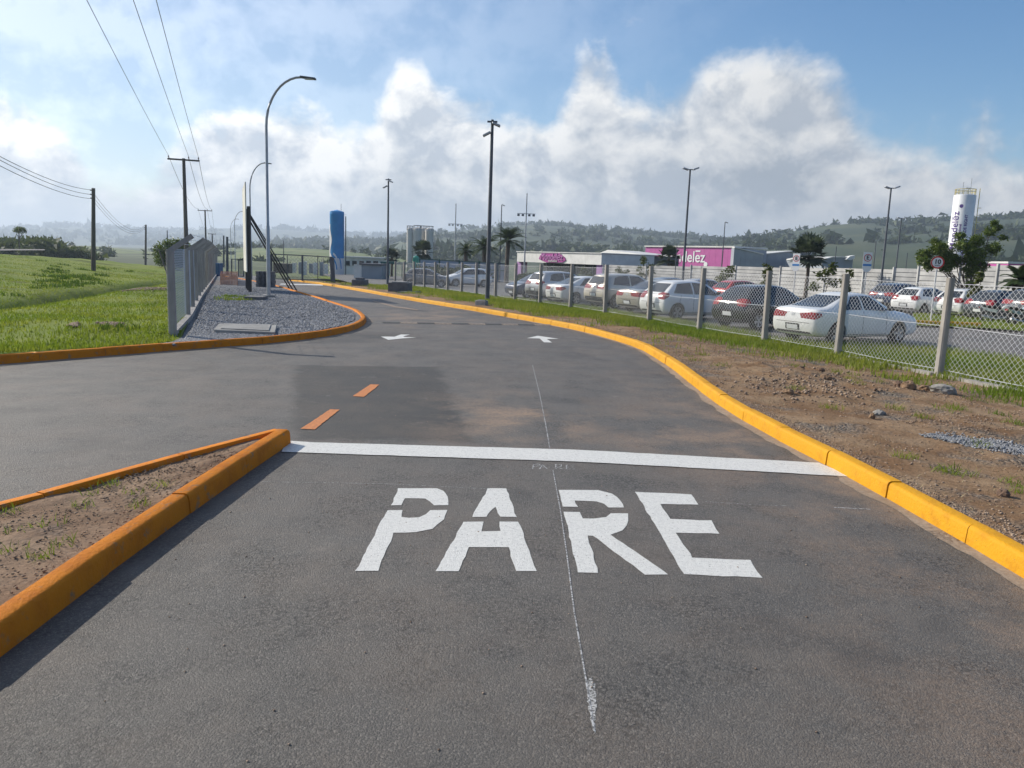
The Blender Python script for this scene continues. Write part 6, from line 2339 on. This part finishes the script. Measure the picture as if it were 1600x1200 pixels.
grass_obj('strip_grass', scatter(9000, s_isl, lambda x, y: base(y) - 0.02), (0.05, 0.16), 0.025, M_BLADE, 'grass on the strip around the round speed sign')
cen = []
for px, py in ((15, 800), (60, 780), (110, 770), (150, 745), (205, 770), (250, 760), (290, 715), (20, 860), (60, 870), (80, 820), (100, 850), (140, 770), (180, 735), (215, 790), (30, 830),
               (330, 700), (130, 790), (90, 760), (50, 760), (170, 758), (10, 770)):
    q = G(px, py, 0.11)
    cen.append((q.x, q.y))
zi = lambda x, y: 0.105
cen = [(x, y) for x, y in cen if xI_L(y) + 0.2 < x < xI_R(y) - 0.2]
grass_obj('island_tufts', tuft_pts(cen, 26, 0.09, zi), (0.02, 0.08), 0.006, M_BLADE, 'small grass tufts on the soil of the traffic island', 1.5)
gq = [G(px, 466 + rng.uniform(-3, 4), 0.1) for px in range(345, 392, 3)]
grass_obj('gravel_grass', tuft_pts([(q.x, q.y) for q in gq], 60, 0.35, lambda x, y: base(y) + 0.1), (0.04, 0.14), 0.02, M_BLADE, 'patch of grass growing through the gravel')

def stone_material(name, c1, c2):
    m = bpy.data.materials.new(name)
    m.use_nodes = True
    N = NT(m.node_tree)
    b = m.node_tree.nodes['Principled BSDF']
    geo = N.n('ShaderNodeNewGeometry')
    N.put(b.inputs['Base Color'], N.mix(geo.outputs['Random Per Island'], c1, c2))
    b.inputs['Roughness'].default_value = 0.9
    return m


# ---- dry straw lying on bare soil
M_STRAW = stone_material('dry_straw', (0.16, 0.115, 0.06), (0.44, 0.36, 0.21))


def s_straw():
    y = 3.2 + 18 * rng.random() ** 1.3
    a, b = xR(y) + KW + 0.05, xFR(y)
    return a + (b - a) * rng.random(), y


grass_obj('dry_straw', scatter(9000, s_straw, vz, lambda x, y: 0.1 + 0.9 * (fbm(x, y, 0.9, 51) > 0.1)), (0.008, 0.03), 0.006, M_STRAW, 'dry straw and stalks lying on the right verge', 4.0)
ip = np.array([(xI_R(y) - 0.16 - rng.random() * max(0.02, xI_R(y) - xI_L(y) - 0.33), y, 0.115) for y in (rng.uniform(2.5, 7.4) for _ in range(900))])
grass_obj('dry_straw', ip, (0.006, 0.02), 0.004, M_STRAW, 'dry straw lying on the soil of the traffic island', 4.0)

# ---- stones
def pebble_mesh(pts, size, squash=0.6):
    """tiny octahedra, jittered"""
    n = len(pts)
    s = nrg.uniform(size[0], size[1], n)
    dirs = np.array([[1, 0, 0], [0, 1, 0], [-1, 0, 0], [0, -1, 0], [0, 0, squash], [0, 0, -squash]], float)
    v = dirs[None] * s[:, None, None] * nrg.uniform(0.65, 1.25, (n, 6, 1))
    a = nrg.uniform(0, 6.28, n)
    c, sn = np.cos(a), np.sin(a)
    x = v[..., 0] * c[:, None] - v[..., 1] * sn[:, None]
    y = v[..., 0] * sn[:, None] + v[..., 1] * c[:, None]
    v = np.stack([x, y, v[..., 2]], -1) + pts[:, None, :]
    i = np.arange(n)[:, None] * 6
    f = np.concatenate([i + t for t in ([0, 1, 4], [1, 2, 4], [2, 3, 4], [3, 0, 4], [1, 0, 5], [2, 1, 5], [3, 2, 5], [0, 3, 5])])
    return v.reshape(-1, 3), f


M_STONE = stone_material('grey_stones', (0.11, 0.115, 0.125), (0.36, 0.365, 0.38))
M_STONEB = stone_material('brown_stones', (0.15, 0.095, 0.065), (0.40, 0.30, 0.22))


def s_grav():
    y = GY0 + 28 * rng.random() ** 1.8
    return x_field(y) + 0.15 + (xL(y) - KW - x_field(y) - 0.3) * rng.random(), y


v, f = pebble_mesh(scatter(46000, s_grav, lambda x, y: base(y) + 0.115), (0.018, 0.045))
tag(link_mesh('gravel_stones', np_mesh('gravel_stones', v, f), None, M_STONE), 'grey crushed stone spread over the left bed', 'gravel', None, 'stuff')


def s_vs():
    y = 3.2 + 20 * rng.random() ** 1.2
    a, b = xR(y) + KW, xFR(y)
    return a + 0.03 + (b - a) * rng.random() ** 1.2, y


v, f = pebble_mesh(scatter(24000, s_vs, lambda x, y: vz(x, y) + 0.002, lambda x, y: 0.15 + 0.85 * (fbm(x, y, 0.6, 41) > 0.05)), (0.004, 0.019))
tag(link_mesh('verge_pebbles', np_mesh('verge_pebbles', v, f), None, M_STONEB), 'brown pebbles and crumbs on the verge soil', 'gravel', None, 'stuff')
ge = [G(px, py, 0.05) for px, py in ((1455, 688), (1520, 695), (1600, 706), (1690, 715))]
pts = []
for _ in range(5200):
    u = rng.random() * 2.999
    i = int(u)
    q = ge[i].lerp(ge[i + 1], u - i)
    wd_ = 0.12 + 0.30 * min(1, u / 1.2)
    x, y = q.x + rng.uniform(-.1, .1), q.y + rng.gauss(0, wd_ * 0.45)
    pts.append((x, y, vz(x, y) + rng.uniform(0, .012)))
strip_ = []
for _ in range(3600):       # strip of spilled crushed stone behind the kerb
    y = 4.5 + 7.5 * rng.random()
    x = xR(y) + KW + 0.01 + abs(rng.gauss(0, 0.10))
    strip_.append((x, y, vz(x, y) + 0.001))
v, f = pebble_mesh(np.array(strip_), (0.004, 0.015), 0.6)
tag(link_mesh('kerb_backfill', np_mesh('kerb_backfill', v, f), None, M_STONEB), 'dark stony backfill right behind the yellow kerb', 'gravel', None, 'stuff')
v, f = pebble_mesh(np.array(pts), (0.009, 0.022), 0.75)
tag(link_mesh('spilled_gravel', np_mesh('spilled_gravel', v, f), None, M_STONE), 'grey crushed stone spilled on the right verge', 'gravel', None, 'stuff')
v, f = pebble_mesh(np.array([(rng.uniform(-2.3, 3.3), rng.uniform(2.4, 14), 0.004) for _ in range(420)]), (0.003, 0.009))
tag(link_mesh('road_grit', np_mesh('road_grit', v, f), None, M_STONEB), 'loose grit scattered on the asphalt', 'gravel', None, 'stuff')
v, f = pebble_mesh(np.array([(xI_R(y) - 0.14 - rng.random() * max(0.02, xI_R(y) - xI_L(y) - 0.3), y, 0.112) for y in (rng.uniform(2.5, 7.4) for _ in range(2200))]), (0.004, 0.014))
tag(link_mesh('island_crumbs', np_mesh('island_crumbs', v, f), None, stone_material('soil_crumbs', (0.19, 0.125, 0.08), (0.36, 0.26, 0.18))), 'crumbs of soil on the traffic island', 'gravel', None, 'stuff')


def rock(px, py, size, label, mat, squash=0.65, seed=0):
    P = G(px, py, 0.03)
    P.z = vz(P.x, P.y)
    bm = bmesh.new()
    bmesh.ops.create_icosphere(bm, subdivisions=3, radius=1)
    from mathutils import noise
    for vv in bm.verts:
        c = vv.co.copy()
        q = Vector([round(t * 2.2) / 2.2 for t in c]) * 0.28 + c * 0.72
        n_ = noise.fractal(c * 1.6 + Vector((seed, seed * 2.1, 0)), 0.9, 2.0, 4)
        vv.co = Vector((q.x * size[0], q.y * size[1], q.z * size[2])) * (1 + 0.28 * n_)
    me = bpy.data.meshes.new('rock')
    bm.to_mesh(me); bm.free()
    me.polygons.foreach_set('use_smooth', [False] * len(me.polygons))
    o = link_mesh('rock', me, None, mat)
    o.location = P + Vector((0, 0, size[2] * 0.45))
    o.rotation_euler = (0, 0, rng.uniform(0, 3))
    return tag(o, label, 'rock', 'rocks on the verge')


M_ROCKG = material('rock_grey', (0.30, 0.285, 0.26), (0.20, 0.19, 0.175), 7, 0.95, bump=0.7, bscale=25)
M_ROCKB = material('rock_brown', (0.26, 0.165, 0.095), (0.17, 0.11, 0.07), 7, 0.95, bump=0.7, bscale=25)
rock(1472, 612, (.20, .15, .10), 'largest pale grey rock near the nearest fence post', M_ROCKG, seed=1)
rock(1419, 609, (.12, .11, .09), 'brown rock left of the largest grey rock', M_ROCKB, seed=2)
rock(1404, 606, (.09, .08, .08), 'dark rock at the left end of the rock row', M_CLOD, seed=3)
rock(1446, 608, (.09, .08, .07), 'small rock between brown and grey rocks', M_ROCKB, seed=4)
rock(1373, 651, (.10, .08, .05), 'pale flat stone on the bare soil', M_ROCKG, seed=5)
rock(1230, 622, (.10, .09, .06), 'brown clod in front of the soil heap', M_ROCKB, seed=6)
rock(1250, 585, (.08, .07, .05), 'dark lump on the left of the soil heap', M_CLOD, seed=7)
rock(1283, 584, (.07, .06, .04), 'dark lump on the right of the soil heap', M_CLOD, seed=8)
rock(1290, 600, (.11, .08, .06), 'angular brown stone on top of the soil heap', M_ROCKB, seed=9)
rock(1565, 790, (.05, .05, .04), 'small brown clod near the right edge behind the kerb', M_CLOD, seed=10)
rock(1362, 658, (.04, .04, .05), 'little upright stone beside the pale flat stone', M_ROCKB, seed=11)
# loose clods of the soil heap
cl = []
for _ in range(520):
    q = G(rng.gauss(1270, 58), rng.gauss(606, 12), 0.05)
    cl.append((q.x, q.y, vz(q.x, q.y) + 0.01))
v, f = pebble_mesh(np.array(cl), (0.006, 0.038), 0.8)
tag(link_mesh('soil_clods', np_mesh('soil_clods', v, f), None, M_STONEB), 'loose brown clods of the soil heap on the verge', 'soil', None, 'stuff')
cl = []
for _ in range(900):
    q = G(rng.uniform(190, 270), rng.gauss(452.5, 1.2), 0.12)
    cl.append((q.x, q.y, fz(q.x, q.y) + 0.03))
for cx_, cy_ in ((172, 512), (117, 514)):
    for _ in range(160):
        q = G(rng.gauss(cx_, 8 if cx_ > 150 else 3), rng.gauss(cy_, 1.2), 0.12)
        cl.append((q.x, q.y, fz(q.x, q.y) + 0.03))
v, f = pebble_mesh(np.array(cl), (0.015, 0.07), 0.5)
tag(link_mesh('bare_earth', np_mesh('bare_earth', v, f), None, M_STONEB), 'strip of turned brown earth in the left grass', 'soil', None, 'stuff')


# ---- trees
M_BARK = material('bark', (0.12, 0.095, 0.075), (0.075, 0.06, 0.05), 6, 0.95, bump=0.6, bscale=20, stretch=(1, 1, 0.25))
M_LEAF = leaf_material('broad_leaf', (0.045, 0.095, 0.014), (0.085, 0.135, 0.022), 1.5, 0.28, c3=(0.20, 0.23, 0.06), rough=0.4)
M_LEAFY = leaf_material('young_leaf', (0.07, 0.10, 0.02), (0.12, 0.13, 0.03), 2.5, 0.3, c3=(0.03, 0.05, 0.012), rough=0.45)
M_PALM = leaf_material('palm_frond', (0.035, 0.065, 0.018), (0.055, 0.085, 0.025), 1.0, 0.2)
M_FAN = leaf_material('fan_palm_leaf', (0.10, 0.125, 0.10), (0.05, 0.075, 0.045), 1.2, 0.2, c3=(0.025, 0.04, 0.02))


def leaf_quads(c, size, ar=0.5, drop=0.3):
    n = len(c)
    d = nrg.normal(size=(n, 3)); d[:, 2] = d[:, 2] * 0.6 - drop * nrg.random(n)
    d /= np.linalg.norm(d, axis=1)[:, None]
    s = np.cross(d, nrg.normal(size=(n, 3)))
    s /= np.linalg.norm(s, axis=1)[:, None]
    L = size * nrg.uniform(0.6, 1.3, (n, 1))
    a, b = c, c + d * L
    m = c + d * L * 0.5
    nn_ = np.cross(d, s) * L * 0.1
    v = np.stack([a, m + s * L * ar * 0.5 + nn_, b, m - s * L * ar * 0.5 + nn_], 1).reshape(-1, 3)
    return v, np.arange(n * 4).reshape(-1, 4)


def limb(mb, p0, p1, r0, r1, n=6, bend=0.12):
    pts, rs = [], []
    L = (p1 - p0).length
    off = Vector((rng.uniform(-1, 1), rng.uniform(-1, 1), rng.uniform(-.3, .6))) * L * bend
    for k in range(n + 1):
        t = k / n
        pts.append(p0.lerp(p1, t) + off * math.sin(t * math.pi))
        rs.append(r0 + (r1 - r0) * t)
    mb.tube(pts, rs, 7)
    return pts


def leafy_tree(name, loc, trunk_h, clumps, leaf, n_leaf, label, mat, r0, cat='tree', group=None, fork=None):
    """clumps: (dx,dy,z,r) relative to base; a limb runs to every clump"""
    root = empty(name, loc, rng.uniform(-.1, .1) * 0, label, cat, group)
    tb_ = MB()
    f_ = Vector(fork) if fork else Vector((0, 0, trunk_h))
    limb(tb_, Vector((0, 0, -.15)), f_, r0, r0 * .75)
    for (x, y, z, r) in clumps:
        limb(tb_, f_ + Vector((0, 0, rng.uniform(-.1, .1) * trunk_h)), Vector((x, y, z)), r0 * .5, r0 * .12)
    tb_.build('trunk', M_BARK, root, smooth=True, world=False)
    cs = []
    tot = sum(c[3] ** 2 for c in clumps)
    for (x, y, z, r) in clumps:
        k = int(n_leaf * r * r / tot)
        u = nrg.normal(size=(k, 3)); u /= np.linalg.norm(u, axis=1)[:, None]
        rr = nrg.uniform(0.25, 1.0, (k, 1)) ** 0.55
        wob = 1 + 0.35 * np.sin(u[:, :1] * 5 + x * 3) * np.cos(u[:, 1:2] * 4 + z)
        cs.append(u * rr * r * wob * np.array([1, 1, .8]) + np.array([x, y, z]))
    v, f = leaf_quads(np.concatenate(cs), leaf)
    link_mesh('crown', np_mesh('crown', v, f), root, mat)
    return root


# broad tree before the water tower
D = 33.5
Bt = G(1502, 486, -0.05)
D = Bt.y
def rel(px, py, r, dy=0.0):
    q = DP(px, py, D)
    return (q.x - Bt.x, dy, q.z - Bt.z, r * 1.15)
cl = [rel(1448, 397, .42, .2), rel(1440, 408, .34, -.3), rel(1465, 388, .46, -.2), rel(1462, 377, .24, .1), rel(1484, 402, .55, .3), rel(1500, 384, .42, -.3), rel(1503, 368, .26, .2), rel(1520, 400, .58, -.1),
      rel(1530, 376, .40, .3), rel(1545, 362, .32, -.1), rel(1556, 348, .20, .1), rel(1562, 356, .24, .2), rel(1548, 388, .42, -.3), rel(1536, 415, .42, .2), rel(1512, 420, .42, -.2), rel(1480, 416, .40, .1),
      rel(1462, 412, .36, .3), rel(1567, 371, .20, 0), rel(1500, 408, .45, .5), rel(1524, 388, .4, .5), rel(1475, 384, .3, .5), rel(1450, 418, .22, 0), rel(1516, 430, .24, .1)]
leafy_tree('broadleaf_tree', Bt, 1.6, cl, .16, 13000, 'dark green spreading tree in front of the white water tower', M_LEAF, .075, fork=(0.12, 0, 1.15))

# young saplings along the car park
for i, (px, py, top, D, sc_, lab) in enumerate(((970, 444, 420, 62, 1.0, 'leafy sapling above the beige car before the lilac pillar'),
                                 (1008, 440, 401, 68, 1.0, 'tall young sapling left of the purple warehouse lettering'),
                                 (1136, 442, 416, 58, 1.2, 'bushy sapling above the red car'),
                                 (1195, 447, 413, 52, 1.0, 'two pronged sapling beside a fence post'),
                                 (1290, 462, 412, 44, 1.5, 'wide sapling between the two parking signs'),
                                 (1322, 462, 422, 44, .8, 'small sapling behind a fence post near the right parking sign'),
                                 (1525, 460, 425, 40, .8, 'light green sapling under the broad tree'),
                                 (915, 440, 418, 75, 1.0, 'pale sapling before the right end of the entrance building'))):
    B_ = DP(px, py, D)
    zb = base(D) - 0.1
    H = DP(px, top, D).z - zb
    cl = []
    wpx = 11 * sc_ * D / FPX
    for k in range(7):
        t = k / 6
        cl.append((rng.uniform(-1, 1) * wpx * (1.1 - .5 * t), rng.uniform(-.3, .3), H * (.52 + .46 * t), wpx * rng.uniform(.35, .6) * (1.1 - .4 * t)))
    leafy_tree('sapling', (B_.x, D, zb), H * .45, cl, .20, 520, lab, M_LEAFY, .03, 'sapling', 'saplings along the car park')

# round bush and the solitary umbrella tree on the left
D = 85
Bb = DP(266, 412, D)
def relb(px, py, r, dy=0.0):
    q = DP(px, py, D)
    return (q.x - Bb.x, dy, q.z - Bb.z, r)
leafy_tree('round_bush', Bb, .5, [relb(250, 397, .8), relb(262, 386, 1.0), relb(276, 384, 1.0), relb(288, 388, .9), relb(256, 405, .7, -.5), relb(272, 400, 1.1, .4), relb(285, 402, .9), relb(247, 388, .55), relb(262, 380, .5), relb(278, 377.5, .4), relb(252, 409, .7), relb(266, 410, .8, .3), relb(280, 410, .9), relb(290, 398, .9)],
           .22, 7000, 'round dark green bush behind the ditch left of the fence', M_LEAF, .1, 'bush')
D = 140
Bu = DP(31, 388, D)
def relu(px, py, r, dy=0.0):
    q = DP(px, py, D)
    return (q.x - Bu.x, dy, q.z - Bu.z, r)
leafy_tree('umbrella_tree', Bu, 1.6, [relu(26, 359, .55), relu(31, 357.5, .65), relu(36, 359, .6), relu(30, 361, .6), relu(24, 361, .3), relu(39, 361.5, .35)], .25, 700, 'solitary flat topped tree above the woodland on the left', M_LEAF, .13)


def feather_palm(px, basepy, hubpy, D, reach, nf, label, lean=0.0, group=None):
    """date palm: trunk and arching fronds with leaflets"""
    Hb = DP(px, hubpy, D)
    zb = base(D) - 0.1
    root = empty('date_palm', (Hb.x, D, zb), 0, label, 'palm tree', group)
    H = Hb.z - zb
    MB().tube([(0, 0, -.2), (lean * .3, 0, H * .5), (lean, 0, H)], [.30, .24, .27], 10).build('trunk', M_BARK, root, smooth=True, world=False)
    V, F = [], []
    for k in range(nf):
        a = 2 * math.pi * k / nf + rng.uniform(-.2, .2)
        el_ = rng.uniform(-.35, 1.35)
        L = reach * rng.uniform(.8, 1.1)
        dirh = np.array([math.cos(a), math.sin(a), 0.0])
        prev = np.array([lean, 0, H])
        e = el_
        side0 = np.array([-math.sin(a), math.cos(a), 0.0])
        ns = 11
        pts = [prev]
        for s in range(ns):
            prev = prev + (dirh * math.cos(e) + np.array([0, 0, math.sin(e)])) * L / ns
            pts.append(prev)
            e -= (1.25 if el_ > 0.2 else 0.7) / ns * (0.5 + s / ns)
        for s in range(ns):
            p, q = pts[s], pts[s + 1]
            t = s / ns
            wr = .03
            base_i = len(V)
            V += [p + side0 * wr, p - side0 * wr, q - side0 * wr, q + side0 * wr]
            F.append((base_i, base_i + 1, base_i + 2, base_i + 3))
            if s < 1:
                continue
            ll = L * .26 * math.sin(math.pi * min(1, .2 + .8 * t)) + .12
            dd = (q - p) / np.linalg.norm(q - p)
            for sg_ in (-1, 1):
                for h_ in (0.0, .5):
                    o_ = p + (q - p) * h_
                    tipp = o_ + (side0 * sg_ * .75 + dd * .6 + np.array([0, 0, -.18])) * ll
                    wv_ = dd * .045
                    bi = len(V)
                    V += [o_ - wv_, o_ + wv_, tipp, tipp]
                    F.append((bi, bi + 1, bi + 2, bi + 3))
    F = np.array(F)
    me = np_mesh('crown', np.array(V), F)
    link_mesh('crown', me, root, M_PALM)
    return root


feather_palm(793, 420, 375, 96, 2.5, 46, 'taller date palm with arching fronds right of the tall centre pole', 0.1, 'date palms')
feather_palm(757, 420, 386, 100, 2.4, 42, 'lower date palm left of the tall centre pole', 0.0, 'date palms')
feather_palm(728, 420, 393, 108, 1.7, 34, 'small bushy palm behind the hoarding', 0.0, 'date palms')
feather_palm(1592, 450, 437, 40, 1.0, 30, 'low green palm at the right edge above the parked cars', 0.0, 'date palms')


def fan_palm(px, hubpy, D, R, label):
    Hb = DP(px, hubpy, D)
    zb = base(D) - 0.1
    root = empty('fan_palm', (Hb.x, D, zb), 0, label, 'palm tree', 'fan palms')
    H = Hb.z - zb
    MB().tube([(0, 0, -.2), (0.05, 0, H * .6), (0, 0, H)], [.20, .15, .17], 9).build('trunk', M_BARK, root, smooth=True, world=False)
    V, F = [], []
    for k in range(44):
        a = rng.uniform(0, 6.28)
        e = rng.uniform(-.75, 1.4)
        d = np.array([math.cos(a) * math.cos(e), math.sin(a) * math.cos(e), math.sin(e)])
        hub = np.array([0, 0, H]) + d * R * .45 * rng.uniform(.8, 1.2)
        s = np.array([-math.sin(a), math.cos(a), 0])
        u = np.cross(d, s)
        bi = len(V)
        V += [np.array([0, 0, H]) + s * .02, np.array([0, 0, H]) - s * .02, hub - s * .02, hub + s * .02]
        F.append((bi, bi + 1, bi + 2, bi + 3))
        fr_ = R * .55 * rng.uniform(.85, 1.15)
        for j in range(13):
            t = -1.75 + 3.5 * j / 12
            dr = d * math.cos(t) + s * math.sin(t)
            tip = hub + dr * fr_ * (1 - .12 * abs(t)) + u * .12 * fr_ * math.cos(t) + np.array([0, 0, -.10 * fr_])
            w_ = np.cross(dr, u); w_ = w_ / np.linalg.norm(w_) * fr_ * .085
            mid = hub + dr * fr_ * .6
            bi = len(V)
            V += [hub, mid + w_, tip, mid - w_]
            F.append((bi, bi + 1, bi + 2, bi + 3))
    link_mesh('crown', np_mesh('crown', np.array(V), np.array(F)), root, M_FAN)
    return root


fan_palm(1264, 398, 72, 2.1, 'silver fan palm between the two parking signs')
fan_palm(1045, 404, 100, 1.9, 'fan palm standing before the purple warehouse lettering')
fan_palm(661, 393, 130, 2.2, 'fan palm in front of the concrete silos')
fan_palm(612, 402, 115, 1.5, 'small fan palm behind the dark green canopy')
# clipped hedge before the entrance
hd = []
for k in range(70):
    q = DP(815 + rng.uniform(0, 100), 432, 88 + rng.uniform(-1, 1))
    hd.append((q.x, q.y, base(88) - 0.1, .45, rng.uniform(.9, 1.25)))
v, f = blob_trees(hd, 60)
tag(link_mesh('hedge', np_mesh('hedge', v, f), None, M_FARLEAF), 'low hedge in front of the entrance building porch', 'hedge')
hd = []
for k in range(120):
    q = DP(655 + rng.uniform(0, 105), 436, 80 + rng.uniform(-1, 1))
    hd.append((q.x, q.y, base(80) - 0.1, .5, rng.uniform(1.0, 1.5)))
v, f = blob_trees(hd, 60)
tag(link_mesh('hedge', np_mesh('hedge', v, f), None, M_FARLEAF), 'dark hedge in front of the blue grey hoarding', 'hedge')
